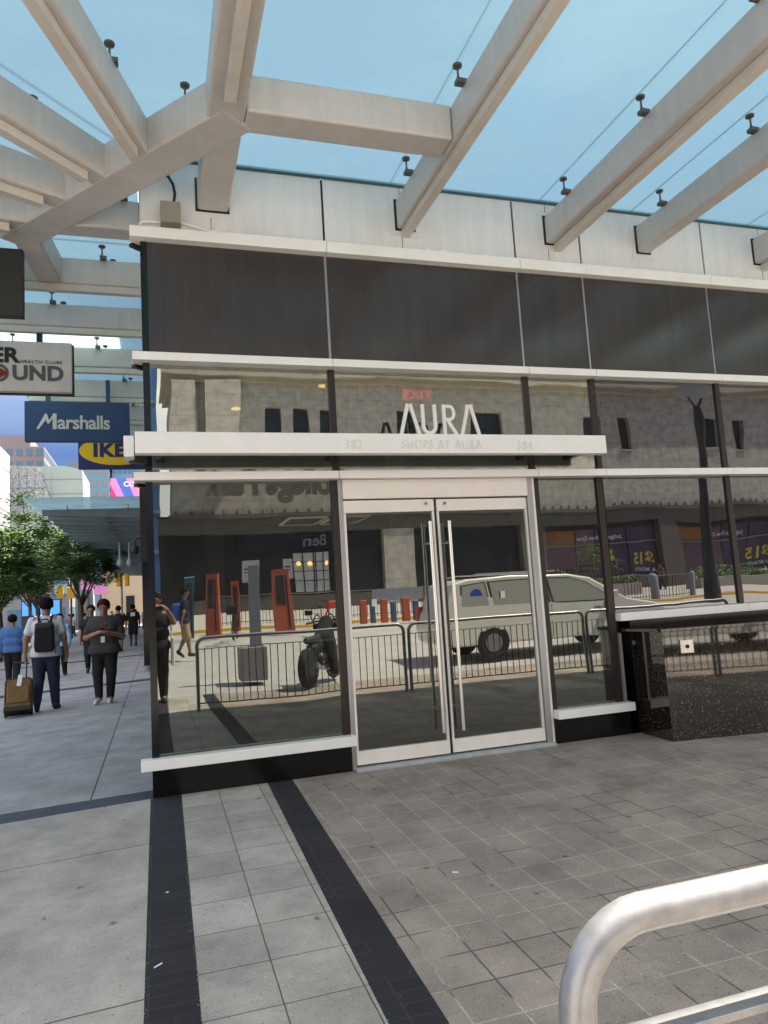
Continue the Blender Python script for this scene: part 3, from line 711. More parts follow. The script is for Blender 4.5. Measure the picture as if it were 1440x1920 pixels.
B('fascia_conduit', MB().tube([(-1.25, -.90, 5.60), (-.9, -.62, 5.585), (-.75, -.50, 5.60), (-.6, -.36, 5.66), (-.42, -.22, 5.70)], .014, 8), 'silver', cn, smooth=True)

# ------------------------------------------------------------------ far canopy
cf = T('glass_canopy', 'long flat grey canopy running down the side street past the trees', 'canopy', (0, 0, 0))
nb = 34
for k in range(nb):
    y = 24.0 + k*1.63
    x1 = 4.1
    b = beam((-.3, y), (-1, 0), 0, x1-.3, .22, None, tip=5.47, par=cf, z0=5.28, bev=0, mt_='steel_grey')
    if k < 6:
        for xx in (-3.2, -.95): clip(xx, y-.12, b)
B('edge_beam', MB().box(-1.9, -1.7, 24, 78, 5.5, 5.66), 'steel_grey', cf)
for k in range(12):
    y0_ = 22.0+k*4.9
    B('glass_pane', MB().box(-4.5, -.3, y0_, y0_+4.88, ZG, ZG+.02), 'canopy_glass', cf)
for i, (x, y) in enumerate(((-1.85, 36), (-1.35, 36))):
    hl = T('hanging_lamp', ('left' if i == 0 else 'right')+' one of two slim white lamps hanging below the long canopy', 'lamp', (x, y, 0), group='lamps under the long canopy')
    B('stem', MB().tube([(0, 0, 5.45), (0, 0, 4.3)], .05, 8), 'poster_white', hl)
    B('lamp_shade', MB().lathe([(.05, 4.5), (.16, 4.3), (.16, 4.15), (.03, 4.05)], (0, 0, 0), 12), 'poster_white', hl)
dc = T('security_camera', 'black dome security camera on a curved arm on the side wall', 'camera', (-.02, 10, 0))
B('arm', MB().tube([(0, 0, 3.16)]+[(-.17+.17*math.cos(a), 0, 3.10+.09*math.sin(a)) for a in [PI*k/8 for k in range(2, 9)]]+[(-.34, 0, 3.0)], .022, 8), 'black', dc, smooth=True)
B('dome', MB().lathe([(.03, .0), (.08, -.04), (.085, -.14), (.06, -.19), (.02, -.21)], (-.34, 0, 3.02), 14), 'black', dc, smooth=True)

# ------------------------------------------------------------------ hanging signs
def sign(label, x0, x1, y, z0, z1, face, th=.12, hang=(), hz=5.40, hm=None):
    t = T('hanging_sign', label, 'sign', (0, y, 0))
    B('sign_box', MB().box(x0, x1, -th/2, th/2, z0, z1), face, t, bevel=.008)
    for hx in hang: B('hanger', MB().box(hx-.035, hx+.035, -.04, .04, z1, hz), hm or 'dark_metal', t)
    return t
s0 = sign('blank dark sign box under the beams at the left edge', -2.9, -1.137, 1.0, 4.59, 5.30, 'sign_dark', .1, hang=(-1.6, -2.4))
s1 = sign('white box sign with black and grey letters and a red arrow', -2.9, -.925, 3.36, 4.49, 5.16, 'sign_white', .14, hang=(-1.32, -2.3), hz=5.32)
B('sign_edge', MB().box(-2.91, -.91, .02, .085, 4.475, 5.165), 'black', s1)
text('lettering', 'ER', .27, 'sign_text_dark', s1, (-1.56, -.075, 4.955), align='RIGHT', bold=.036, spacing=1.02, sx=1.08)
text('lettering', 'HEALTH CLUBS', .062, 'sign_text_grey', s1, (-1.545, -.075, 4.885), align='LEFT', spacing=1.22)
text('lettering', 'UND', .27, 'sign_text_grey', s1, (-1.64, -.075, 4.725), align='LEFT', bold=.034, spacing=1.03, sx=1.0)
mb = MB(); ox, oz = -1.79, 4.725
for k in range(24):
    a, b_ = 2*PI*k/24, 2*PI*(k+1)/24
    mb.prism([(ox+.115*math.cos(a), oz+.115*math.sin(a)), (ox+.115*math.cos(b_), oz+.115*math.sin(b_)), (ox+.08*math.cos(b_), oz+.08*math.sin(b_)), (ox+.08*math.cos(a), oz+.08*math.sin(a))], 1, -.08, -.07)
B('ring_emblem', mb, 'sign_text_grey', s1)
B('arrow', MB().prism([(ox-.10, oz-.03), (ox+.01, oz-.03), (ox+.01, oz-.065), (ox+.105, oz), (ox+.01, oz+.065), (ox+.01, oz+.03), (ox-.10, oz+.03)], 1, -.084, -.07), 'sign_red', s1)
s2 = sign('navy blue sign with silver script hanging below the fifth beam', -1.98, -.312, 6.45, 4.52, 5.215, 'navy_sign', .12, hang=(-1.62, -.66), hz=5.62, hm='navy_sign')
text('lettering', 'arshalls', .335, 'sign_silver', s2, (-1.47, -.065, 4.84), align='LEFT', bold=.018, spacing=.93, sx=.93)
mb = MB()
mb.prism([(-1.80, 4.73), (-1.76, 4.73), (-1.63, 4.92), (-1.645, 4.995), (-1.66, 4.995)], 1, -.066, -.056)
stroke(mb, [(-1.655, 4.99), (-1.605, 4.83)], .045, -.0665, -.056)
stroke(mb, [(-1.615, 4.83), (-1.51, 5.0)], .03, -.067, -.056)
stroke(mb, [(-1.513, 5.0), (-1.513, 4.73)], .062, -.0675, -.056)
B('lettering', mb, 'sign_silver', s2)
s3 = sign('blue sign with yellow oval and bold blue letters behind the navy sign', -1.33, -.07, 8.36, 4.40, 5.06, 'ikea_blue', .12, hang=(-1.0, -.4), hz=5.38)
mb = MB(); cx_, cz_ = -.62, 4.755
mb.prism([(cx_+.69*math.cos(2*PI*k/40), cz_+.285*math.sin(2*PI*k/40)) for k in range(40)], 1, -.068, -.058)
mb.v = [(max(-1.32, min(-.08, v[0])), v[1], v[2]) for v in mb.v]
B('oval', mb, 'ikea_yellow', s3)
text('lettering', 'IKEA', .36, 'ikea_blue', s3, (-.62, -.07, 4.755), bold=.045, sx=1.12, spacing=1.08)
mb = MB()

# ------------------------------------------------------------------ granite box with card reader
gb = T('granite_planter', 'polished black speckled granite box against the right of the facade', 'planter')
B('granite_body', MB().prism([(4.905, .0), (4.905, -.51), (5.914, -.64), (9.6, -1.12), (9.6, 0)], 2, -.2, 1.06), 'granite', gb)
B('granite_top', MB().prism([(4.78, .0), (4.885, -.53), (5.914, -.662), (9.62, -1.145), (9.62, 0)], 2, 1.063, 1.095), 'granite', gb, bevel=.004)
cr_ = B('button_plate', MB().box(-.07, .07, -.012, .0, -.065, .065), 'bar_steel', gb, bevel=.003)
cr_.location = (5.155, -.546, .905); cr_.rotation_euler = (0, 0, math.atan2(-.13, 1.009))
B('button', MB().tube([(0, -.02, 0), (0, -.011, 0)], .02, 16), 'black', cr_)

# ------------------------------------------------------------------ front railing
def railing(loc, n, L, label, topm='galv', bar='black_rail', H=1.16, R=.03, group='railings along the kerb', low=True):
    t = T('railing', label, 'railing', loc, group=group)
    r = .13; arc = [PI/2*k/8 for k in range(9)]
    pts = [(0, 0, 0), (0, 0, H-R-r)] + [(r-r*math.cos(a), 0, H-R-r+r*math.sin(a)) for a in arc[1:]]
    pts += [(L*k/4, 0, H-R) for k in (1, 2, 3)]
    pts += [(L-r+r*math.sin(a), 0, H-R-r+r*math.cos(a)) for a in arc] + [(L, 0, 0)]
    B('rail_frame', MB().tube(pts, R, 20), topm, t, smooth=True)
    zl = H-.20
    B('lower_rail', MB().box(.028, L-.028, -.022, .022, zl-.014, zl), topm if topm == 'galv' else bar, t, bevel=.003)
    B('lower_rail', MB().box(.028, L-.028, -.022, .022, .12, .135), bar, t)
    npk = int(L/.118)
    for k in range(1, npk):
        x = L*k/npk
        B('picket', MB().tube([(x, 0, .13), (x, 0, zl-.014)], .0085, 6), topm if (topm == 'galv' and x < .8) else bar, t, smooth=True)
    return t
rz_ = gz(.7, -5.7)
railing((.675, -5.72, rz_), 0, 3.6, 'galvanised pipe railing with rounded end nearest the camera', H=1.22, R=.029)
railing((4.37, -5.72, rz_), 0, 3.6, 'second section of pipe railing, seen reflected behind the doors', H=1.22)
railing((8.05, -5.72, rz_), 0, 3.4, 'third section of pipe railing, seen reflected above the granite box', H=1.22)

# ------------------------------------------------------------------ figures: one continuous surface per body or garment
def surf(prims, vox, cuts=(), k=.018):
    """smooth union of tapering capsules (a, b, ra, rb[, flatten_y]) polygonised by surface nets; cuts keep n.p < c"""
    P = np.array([list(p[0])+list(p[1]) for p in prims]); rm = max(max(p[2], p[3]) for p in prims)
    lo = np.minimum(P[:, :3].min(0), P[:, 3:].min(0)) - rm - .04; hi = np.maximum(P[:, :3].max(0), P[:, 3:].max(0)) + rm + .04
    n = np.ceil((hi-lo)/vox).astype(int)+1
    ax = [lo[i]+vox*np.arange(n[i]) for i in range(3)]
    F = np.full(n, .2, np.float32)
    for p in prims:
        a = np.array(p[0], float); b = np.array(p[1], float); ra, rb = p[2], p[3]; sq = p[4] if len(p) > 4 else 1.0
        r = max(ra, rb)*max(1, sq)+k+2*vox
        l = np.minimum(a, b)-r; h = np.maximum(a, b)+r
        i0 = np.clip(((l-lo)/vox).astype(int), 0, n-1); i1 = np.clip(((h-lo)/vox).astype(int)+2, 1, n)
        sl = tuple(slice(i0[i], i1[i]) for i in range(3))
        X = ax[0][sl[0]][:, None, None]; Y = ax[1][sl[1]][None, :, None]; Z = ax[2][sl[2]][None, None, :]
        d = b-a; L2 = max(1e-9, float(d@d))
        t = np.clip(((X-a[0])*d[0]+(Y-a[1])*d[1]+(Z-a[2])*d[2])/L2, 0, 1)
        dist = np.sqrt((X-a[0]-t*d[0])**2+((Y-a[1]-t*d[1])/sq)**2+(Z-a[2]-t*d[2])**2)-(ra+(rb-ra)*t)
        G = F[sl]; hh = np.clip(.5+.5*(G-dist)/k, 0, 1)
        F[sl] = G*(1-hh)+dist*hh-k*hh*(1-hh)
    X = ax[0][:, None, None]; Y = ax[1][None, :, None]; Z = ax[2][None, None, :]
    for nx, ny, nz_, c in cuts: F = np.maximum(F, nx*X+ny*Y+nz_*Z-c)
    ins = F < 0
    c8 = [(i, j, l) for i in (0, 1) for j in (0, 1) for l in (0, 1)]
    acc = np.zeros(tuple(np.array(F.shape)-1)+(3,), np.float32); cnt = np.zeros(tuple(np.array(F.shape)-1), np.float32)
    def sub(A, o): return A[o[0]:A.shape[0]-1+o[0], o[1]:A.shape[1]-1+o[1], o[2]:A.shape[2]-1+o[2]]
    for ax_ in range(3):
        for o in c8:
            if o[ax_]: continue
            q = list(o); q[ax_] = 1
            A = sub(F, o); Bq = sub(F, q); cr_ = sub(ins, o) != sub(ins, q)
            t = np.where(cr_, A/(A-Bq+1e-12), 0)
            for d_ in range(3):
                acc[..., d_] += np.where(cr_, (t if d_ == ax_ else o[d_]), 0)
            cnt += cr_
    idx = -np.ones(cnt.shape, int); act = cnt > 0; ids = np.argwhere(act); idx[act] = np.arange(len(ids))
    V = (acc[act]/cnt[act][:, None]+ids)*vox+lo
    fs = []
    for ax_ in range(3):
        u, v = [(1, 2), (2, 0), (0, 1)][ax_]
        A = np.take(ins, range(ins.shape[ax_]-1), ax_); Bq = np.take(ins, range(1, ins.shape[ax_]), ax_)
        for flip, cond in ((False, A & ~Bq), (True, ~A & Bq)):
            e = np.argwhere(cond); e = e[(e[:, u] > 0) & (e[:, v] > 0)]
            if not len(e): continue
            cs = []
            for du, dv in ((0, 0), (1, 0), (1, 1), (0, 1)):
                q = e.copy(); q[:, u] -= du; q[:, v] -= dv; q = np.minimum(q, np.array(idx.shape)-1); cs.append(idx[q[:, 0], q[:, 1], q[:, 2]])
            Q = np.stack(cs, 1)
            if flip: Q = Q[:, ::-1]
            fs.append(Q)
    Fc = np.concatenate(fs); Fc = Fc[(Fc >= 0).all(1)]
    me = bpy.data.meshes.new('figure'); me.from_pydata(V.tolist(), [], Fc.tolist()); me.update()
    me.polygons.foreach_set('use_smooth', [True]*len(me.polygons))
    return me

def S(name, prims, vox, material, parent, cuts=(), k=.018):
    me = surf(prims, vox, cuts, k); me.name = name
    return link(name, me, material, parent)

BASE = dict(hipL=(-.048,0,.51), hipR=(.048,0,.51), kneeL=(-.055,.008,.285), kneeR=(.055,.008,.285), ankL=(-.058,-.01,.045), ankR=(.058,-.01,.045),
            toeL=(-.066,.09,.016), toeR=(.066,.09,.016), shL=(-.108,0,.792), shR=(.108,0,.792), elL=(-.148,-.01,.635), elR=(.148,-.01,.635),
            wrL=(-.148,.02,.495), wrR=(.148,.02,.495), head=(0,.012,.925), neck=(0,0,.835), face=(0,1,0), haL=(0,.1,-1), haR=(0,.1,-1))
def person(label, loc, rz, H, pose, top, bottom, skin='skin', hair='hair', vox=.012, sleeve=.55, legs=1.0, fat=1.0, hairlen=0, shoes='shoe_dark', grip=1.0, group=None):
    t = T('person', label, 'person', loc, rz, group)
    J = dict(BASE); J.update(pose)
    j = {n: Vector(v)*H for n, v in J.items() if n not in ('face', 'haL', 'haR')}
    f = Vector(J['face']).normalized(); h = H
    hd = j['head']
    def lerp(a, b, u): return a+(b-a)*u
    body = [(j['neck']-Vector((0,0,.03*h)), hd-Vector((0,0,.03*h)), .034*h, .034*h),
            (hd+Vector((0,-.004*h,.018*h)), hd+Vector((0,-.004*h,.018*h)), .058*h, .058*h, 1.08),
            (hd, hd+f*.014*h-Vector((0,0,.042*h)), .044*h, .028*h),
            (hd+f*.056*h-Vector((0,0,.004*h)), hd+f*.066*h-Vector((0,0,.018*h)), .006*h, .009*h)]
    sd = Vector((-f.y, f.x, 0)).normalized()
    for s_ in (-1, 1):
        e_ = hd+sd*s_*.056*h; body.append((e_+Vector((0,0,.008*h)), e_-Vector((0,0,.012*h)), .008*h, .006*h))
    body += [(j['shL']+Vector((.02*h,0,0)), j['shR']-Vector((.02*h,0,0)), .042*h, .042*h), (Vector((-.04*h,0,.72*h)), Vector((.04*h,0,.72*h)), .075*h*fat, .075*h*fat, .8),
             (Vector((-.02*h*fat,0,.62*h)), Vector((.02*h*fat,0,.62*h)), .078*h*fat, .078*h*fat, .85), (lerp(j['hipL'], j['hipR'], .2), lerp(j['hipL'], j['hipR'], .8), .08*h*fat, .08*h*fat, .85)]
    arms = {}
    for s_ in 'LR':
        a, b, c = j['sh'+s_], j['el'+s_], j['wr'+s_]
        arms[s_] = (a, b, c)
        body += [(j['neck']+Vector((0, 0, -.025*h)), a+Vector((0, 0, -.008*h)), .022*h, .020*h), (a, b, .031*h, .026*h), (b, c, .026*h, .017*h)]
        # hand: palm, four fingers with a knuckle bend, thumb from the side of the palm
        hv = Vector(J['ha'+s_]).normalized(); side = Vector((1 if s_ == 'L' else -1, 0, 0)); side = (side-hv*side.dot(hv)).normalized()
        pn = hv.cross(side)*(1 if s_ == 'L' else -1)
        if s_ == 'R': pn = -side.cross(hv)
        fwd = Vector((0, 1, 0)); fwd = (fwd-hv*fwd.dot(hv)).normalized()
        p0 = c+hv*.012*h; p1 = c+hv*.045*h
        body.append((p0-fwd*.008*h, p1-fwd*.01*h, .014*h, .013*h)); body.append((p0+fwd*.008*h, p1+fwd*.011*h, .014*h, .013*h))
        for q, (o_, ln) in enumerate(((-.016, .030), (-.006, .038), (.005, .041), (.016, .036))):
            k0 = p1+fwd*o_*h+hv*.008*h; k1 = k0+(hv*1-(-side)*.55*grip)*ln*.5*h; k2 = k1+(hv*(1-.8*grip)-(-side)*1.0*grip)*ln*.45*h
            body += [(k0, k1, .0058*h, .0055*h), (k1, k2, .0055*h, .0048*h)]
        body += [(p0+fwd*.014*h, p0+fwd*.028*h+hv*.022*h+side*.006*h, .0085*h, .007*h), (p0+fwd*.028*h+hv*.022*h+side*.006*h, p0+fwd*.024*h+hv*.042*h+side*.014*h, .0065*h, .0055*h)]
    lg = {}
    for s_ in 'LR':
        a, b, c, d = j['hip'+s_], j['knee'+s_], j['ank'+s_], j['toe'+s_]; lg[s_] = (a, b, c, d)
        body += [(a, b, .058*h*fat**.6, .038*h), (b, lerp(b, c, .3), .037*h, .036*h), (lerp(b, c, .3), c, .036*h, .021*h), (c, d, .024*h, .018*h)]
    S('body', body, vox, skin, t, k=.012*h)
    g = .009*h
    # top
    tp = [(j['neck']-Vector((0,0,.022*h)), j['neck']-Vector((0,0,.04*h)), .046*h, .05*h), (j['shL']+Vector((.03*h,0,-.018*h)), j['shR']-Vector((.03*h,0,.018*h)), .030*h+g, .030*h+g), (j['neck']+Vector((0,0,-.022*h)), j['shL']+Vector((0,0,.002*h)), .038*h, .033*h), (j['neck']+Vector((0,0,-.022*h)), j['shR']+Vector((0,0,.002*h)), .038*h, .033*h), (Vector((-.04*h,0,.735*h)), Vector((.045*h,0,.735*h)), .078*h*fat+g, .078*h*fat+g, .8),
          (Vector((-.03*h*fat,0,.62*h)), Vector((.03*h*fat,0,.62*h)), .078*h*fat+g, .078*h*fat+g, .88), (Vector((-.035*h*fat,0,.50*h)), Vector((.035*h*fat,0,.50*h)), .085*h*fat+g, .085*h*fat+g, .88)]
    for s_ in 'LR':
        a, b, c = arms[s_]
        if sleeve <= 1: tp.append((a, lerp(a, b, sleeve), .031*h+g, .031*h+g))
        else: tp += [(a, b, .034*h+g, .029*h+g), (b, lerp(b, c, sleeve-1), .029*h+g, .021*h+g)]
    S('shirt', tp, vox, top, t, cuts=[(0, 0, -1, -.475*h), (0, 0, 1, j['neck'].z+.002*h)], k=.011*h)
    # trousers or shorts
    bt = [(lerp(j['hipL'], j['hipR'], .15), lerp(j['hipL'], j['hipR'], .85), .082*h*fat+g*.5, .082*h*fat+g*.5, .86), (Vector((-.02*h,0,.56*h)), Vector((.02*h,0,.56*h)), .07*h*fat+g*.5, .07*h*fat+g*.5, .88)]
    for s_ in 'LR':
        a, b, c, d = lg[s_]
        if legs >= 1:
            e = lerp(b, c, min(1, legs)*.93)
            bt += [(a, b, .060*h*fat**.6+g, .040*h+g), (b, e, .040*h+g, .027*h+g)]
        else: bt += [(a, lerp(a, b, legs*1.0+.1), .060*h*fat**.6+g, .052*h+g)]
    S('trousers' if legs >= 1 else 'shorts', bt, vox, bottom, t, k=.012*h)
    for s_ in 'LR':
        a, b, c, d = lg[s_]; dn = (d-c).normalized(); up = Vector((0, 0, 1))
        S('shoe', [(c+Vector((0,0,-.012*h))-dn*.018*h, c+Vector((0,0,-.012*h)), .028*h, .03*h), (c-Vector((0,0,.012*h)), d, .029*h, .021*h), (d, d+dn*.012*h, .021*h, .017*h)], vox*.8, shoes, t, k=.01)
    # hair
    back = -f
    hp = [(hd+Vector((0,-.004*h,.024*h))+back*.008*h, hd+Vector((0,-.004*h,.026*h)), .062*h, .062*h, 1.05)]
    if hairlen: hp.append((hd+back*.03*h, hd+back*.035*h-Vector((0,0,hairlen*h)), .05*h, .035*h))
    cc = hd+f*.034*h
    S('hair', hp, vox*.8, hair, t, cuts=[(f.x*.75, f.y*.75, -.66, f.x*.75*cc.x+f.y*.75*cc.y-.66*(cc.z+.008*h))], k=.01)
    if vox < .0135 and abs(f.y) > .1:
        mbx = MB()
        for s_ in (-1, 1):
            e_ = hd+sd*s_*.021*h+f*.052*h+Vector((0,0,.008*h)); mbx.lathe([(.001, -.006), (.006, -.003), (.006, .003), (.001, .006)], tuple(e_), 8)
        B('eyes', mbx, 'black', t, smooth=True)
    return t, j
def PX(px, py, y):
    """world point on the plane y=const seen at photo pixel px,py (to copy measured positions)"""
    r = RX*(px-720)+RY*(py-960)+RZ*1368; q = (y-CAM.y)/r.y; return CAM+r*q

# the man with the backpack, walking away
zm = -.07
pm, j = person('man in white t-shirt and jeans walking away with a black backpack, pulling a suitcase', (-1.86, 7.75, zm), .03, 2.0,
    dict(hipL=(-.048,0,.51), kneeL=(-.062,.03,.29), ankL=(-.066,-.075,.085), toeL=(-.070,-.045,.018), kneeR=(.060,.05,.285), ankR=(.075,.03,.045), toeR=(.088,.12,.018),
         elL=(-.158,-.02,.64), wrL=(-.165,-.03,.50), elR=(.152,-.02,.635), wrR=(.172,.01,.495), haL=(.05,-.1,-1), haR=(.02,.12,-1), head=(.004,.02,.925)),
    'tee_white', 'jeans', skin='skin_tan', vox=.0115, sleeve=.62, fat=1.06)
mb = MB(); mb.box(-.155, .155, -.30, -.14, 1.02, 1.52)
bp_ = T('backpack', 'black roll-top backpack on the back of the man in white', 'backpack', (-1.86, 7.75, zm+.02), .03)
B('pack_body', MB().prism([(-.15, 1.02), (.15, 1.02), (.165, 1.12), (.15, 1.50), (-.15, 1.50), (-.165, 1.12)], 1, -.30, -.115), 'black_cloth', bp_, bevel=.04, seg=4)
B('flap', MB().box(-.145, .145, -.315, -.12, 1.42, 1.535), 'black', bp_, bevel=.035, seg=3)
for s_ in (-1, 1): B('strap', MB().tube([(s_*.09, -.15, 1.52), (s_*.11, -.07, 1.645), (s_*.12, .06, 1.66), (s_*.12, .14, 1.55), (s_*.13, .14, 1.3), (s_*.15, -.13, 1.1)], .02, 8), 'black_cloth', bp_, smooth=True)
B('grab_handle', MB().tube([(-.07, -.16, 1.53), (-.05, -.17, 1.59), (.05, -.17, 1.59), (.07, -.16, 1.53)], .014, 8), 'black', bp_, smooth=True)
B('loose_strap', MB().tube([(.15, -.25, 1.2), (.19, -.27, 1.05), (.185, -.27, .98)], .008, 6), 'black', bp_, smooth=True)
# suitcase pulled by him
su = T('suitcase', 'brown soft wheeled suitcase with a white tag pulled at the left edge', 'suitcase', (-2.23, 7.25, zm-.01), .10)
tilt = -.30
def tl(mb, a=.45): return mb.rot(-a, 'X', (0, 0, .05))
B('case_body', tl(MB().box(-.22, .22, -.13, .13, .10, .66)), 'bag_brown', su, bevel=.06, seg=4)
B('base_shell', tl(MB().box(-.225, .225, -.135, .135, .06, .17)), 'black', su, bevel=.03)
for s_ in (-1, 1):
    w_ = B('wheel', MB().tube([(s_*.20-.02, .10, .045), (s_*.20+.02, .10, .045)], .045, 14), 'rubber', su)
    B('handle_tube', tl(MB().tube([(s_*.105, .10, .64), (s_*.105, .10, 1.02)], .012, 8)), 'black', su, smooth=True)
B('grip', tl(MB().tube([(-.115, .10, 1.02), (.115, .10, 1.02)], .018, 10)), 'black', su, smooth=True)
B('luggage_tag', tl(MB().box(-.02, .05, -.145, -.134, .50, .70)).rot(.12, 'Y', (0, 0, .6)), 'paper', su)
B('piping', tl(MB().tube([(-.20, -.128, .18), (-.20, -.128, .6), (-.17, -.128, .64), (.17, -.128, .64), (.20, -.128, .6), (.20, -.128, .18)], .008, 6)), 'black', su, smooth=True)
B('front_pocket', tl(MB().box(-.17, .17, -.155, -.12, .2, .5)), 'bag_brown', su, bevel=.02)
# the woman looking at her phone, walking towards the camera
zw = -.03
pw, j = person('woman in dark t-shirt looking down at her phone, red lanyard, dark jeans, white shoes', (-.87, 7.75, zw), PI-.08, 1.88,
    dict(head=(0,.03,.915), face=(0,1,-.35), elL=(-.172,.0,.63), elR=(.172,.0,.63), wrL=(-.05,.150,.672), wrR=(.05,.150,.672), haL=(.75,.45,.25), haR=(-.75,.45,.25),
         kneeL=(-.062,.03,.29), ankL=(-.045,.0,.045), toeL=(-.05,.09,.016), kneeR=(.062,.035,.29), ankR=(.05,.045,.055), toeR=(.07,.13,.018)),
    'tee_grey', 'black_cloth', hair='hair_red', vox=.0115, sleeve=.72, fat=1.22, hairlen=.02, shoes='shoe_white')
B('lanyard', MB().tube([(-.055, .075, 1.55), (-.03, .155, 1.42), (0, .16, 1.24), (.03, .155, 1.42), (.055, .075, 1.55)], .011, 6), 'lanyard', pw, smooth=True)
B('badge', MB().box(-.035, .035, .185, .195, 1.09, 1.20), 'paper', pw, bevel=.004)
B('headband', MB().tube([(-.075, .085, 1.80), (-.03, .135, 1.80), (.03, .135, 1.80), (.075, .085, 1.80)], .007, 6), 'paper', pw, smooth=True)
mb = MB()
for s_ in (-1, 1): mb.tube([(s_*.034+.024*math.cos(a), .163, 1.725+.018*math.sin(a)) for a in [2*PI*k/12 for k in range(13)]], .003, 5)
B('glasses', mb, 'black', pw)
B('shirt_print', MB().box(-.12, .0, .150, .1535, 1.33, 1.40), 'sign_text_grey', pw)
ph = B('phone', MB().box(-.04, .045, -.006, .006, -.075, .075), 'black', None, bevel=.006)
tag(ph, 'phone held in both hands by the woman with the red lanyard', 'phone'); ph.location = Vector((-.87, 7.75, zw))+Matrix.Rotation(PI-.08, 3, 'Z') @ Vector((0, .31, 1.295)); ph.rotation_euler = (.7, 0, .0)

walk = dict(kneeL=(-.055,.05,.29), ankL=(-.055,.09,.05), toeL=(-.06,.17,.03), kneeR=(.055,.02,.285), ankR=(.058,-.10,.075), toeR=(.06,-.03,.016), wrL=(-.15,-.05,.5), wrR=(.15,.07,.5))
walk2 = dict(kneeR=(.055,.05,.29), ankR=(.055,.09,.05), toeR=(.06,.17,.03), kneeL=(-.055,.02,.285), ankL=(-.058,-.10,.075), toeL=(-.06,-.03,.016), wrR=(.15,-.05,.5), wrL=(-.15,.07,.5))
def zz(x, y): return gz(x, y)+.002
person('man in blue shirt and black trousers walking away on the far left', (-3.45, 13.9, zz(-3.45, 13.9)), .05, 1.80, walk, 'blue_shirt', 'black_cloth', skin='skin_tan', vox=.02, sleeve=1.9, fat=1.12)
person('long-haired woman in pale blue shirt walking away behind the man with the backpack', (-2.55, 15.6, zz(-2.5, 15.6)), -.1, 1.72, walk2, 'ltblue_shirt', 'black_cloth', vox=.02, sleeve=1.9, hairlen=.10, fat=.92)
person('man in navy shirt half hidden behind the woman with the phone', (-1.72, 15.5, zz(-1.7, 15.5)), PI, 1.88, walk, 'navy', 'navy', skin='skin_tan', vox=.02, sleeve=.7)
person('person in black shorts and grey trainers walking away close to the wall', (-1.47, 25.5, zz(-1.4, 25.5)), 0, 1.88, walk2, 'black_cloth', 'black_cloth', vox=.024, sleeve=.7, legs=.8)
bb, j = person('person in black t-shirt with a white print on the back, walking away', (-1.03, 29.5, zz(-1, 29.5)), 0, 1.92, walk, 'black_cloth', 'black_cloth', skin='skin_dark', vox=.024, sleeve=.8, legs=.8)
B('back_print', MB().box(-.1, .1, -.185, -.17, 1.38, 1.55), 'paper', bb)
cols = ['tee_white', 'ltblue_shirt', 'plum', 'tee_white', 'navy', 'khaki', 'red', 'tee_white']
lab = ['in white by the traffic lights', 'in pale blue at the far crossing', 'in plum at the far crossing', 'in white near the tree trunks', 'in navy beside the far wall', 'in khaki at the far corner', 'in red at the far kerb', 'in white at the wall end']
proto = None
for i, (x, y) in enumerate(((-1.9, 66), (-5.6, 58), (-7.2, 62), (-6.3, 56), (-4.2, 70), (-3.4, 64), (-8.4, 66), (-1.0, 60))):
    person('tiny distant figure '+lab[i], (x, y, zz(x, y)), rnd.uniform(-3, 3), 1.8, walk if i % 2 else walk2, cols[i], 'black_cloth' if i % 3 else 'jeans', vox=.045, sleeve=.7, group='distant people at the crossing')

# ---- figures seen only in the glass
pp, j = person('photographer holding up a phone, seen reflected at the left edge of the glass', (.0, -7.26, zz(0, -7.26)), -.05, 1.98,
    dict(elL=(-.15,.06,.72), elR=(.15,.06,.72), wrL=(-.045,.17,.83), wrR=(.095,.17,.83), haL=(.55,.35,.75), haR=(-.55,.35,.75), head=(.0,-.01,.93)),
    'black_cloth', 'black_cloth', skin='skin', vox=.013, sleeve=.7)
pt = B('phone', MB().box(-.075, .075, -.012, .0, -.04, .04), 'black', None, bevel=.005)
tag(pt, 'phone held up by the reflected photographer', 'phone'); pt.location = (.06, -6.82, 1.615)
tb = B('tote_bag', MB().box(-.03, .03, -.16, .16, .55, 1.05), 'paper', None, bevel=.02)
tag(tb, 'white cloth bag hanging at the side of the reflected photographer', 'bag'); tb.location = (.28, -7.22, zz(.2, -7.3)+.1)
B('strap', MB().tube([(0, -.06, 1.03), (-.05, -.02, 1.45), (0, .06, 1.03)], .012, 6), 'paper', tb, smooth=True)
yw = -14.2
pk, j = person('walking man with blue backpack and khaki shorts, reflected in the left pane', (.72, yw, zz(.7, yw)), -PI/2, 1.92, walk, 'navy', 'khaki', skin='skin_tan', vox=.017, sleeve=.5, legs=.95)
bk = T('backpack', 'bright blue backpack worn by the reflected walking man', 'backpack', (.72, yw, zz(.7, yw)), -PI/2)
B('pack_body', MB().box(-.16, .16, -.36, -.12, 1.0, 1.5), 'blue_pack', bk, bevel=.05, seg=3)
for s_ in (-1, 1): B('strap', MB().tube([(s_*.1, -.15, 1.5), (s_*.12, 0, 1.64), (s_*.12, .13, 1.5), (s_*.14, -.1, 1.08)], .02, 6), 'blue_pack', bk)
person('slim woman walking past the poster windows, reflected on the right', (31.5, -33.6, zz(31, -33.6)), PI/2, 1.75, walk, 'plum', 'black_cloth', vox=.03, hairlen=.1, fat=.85)

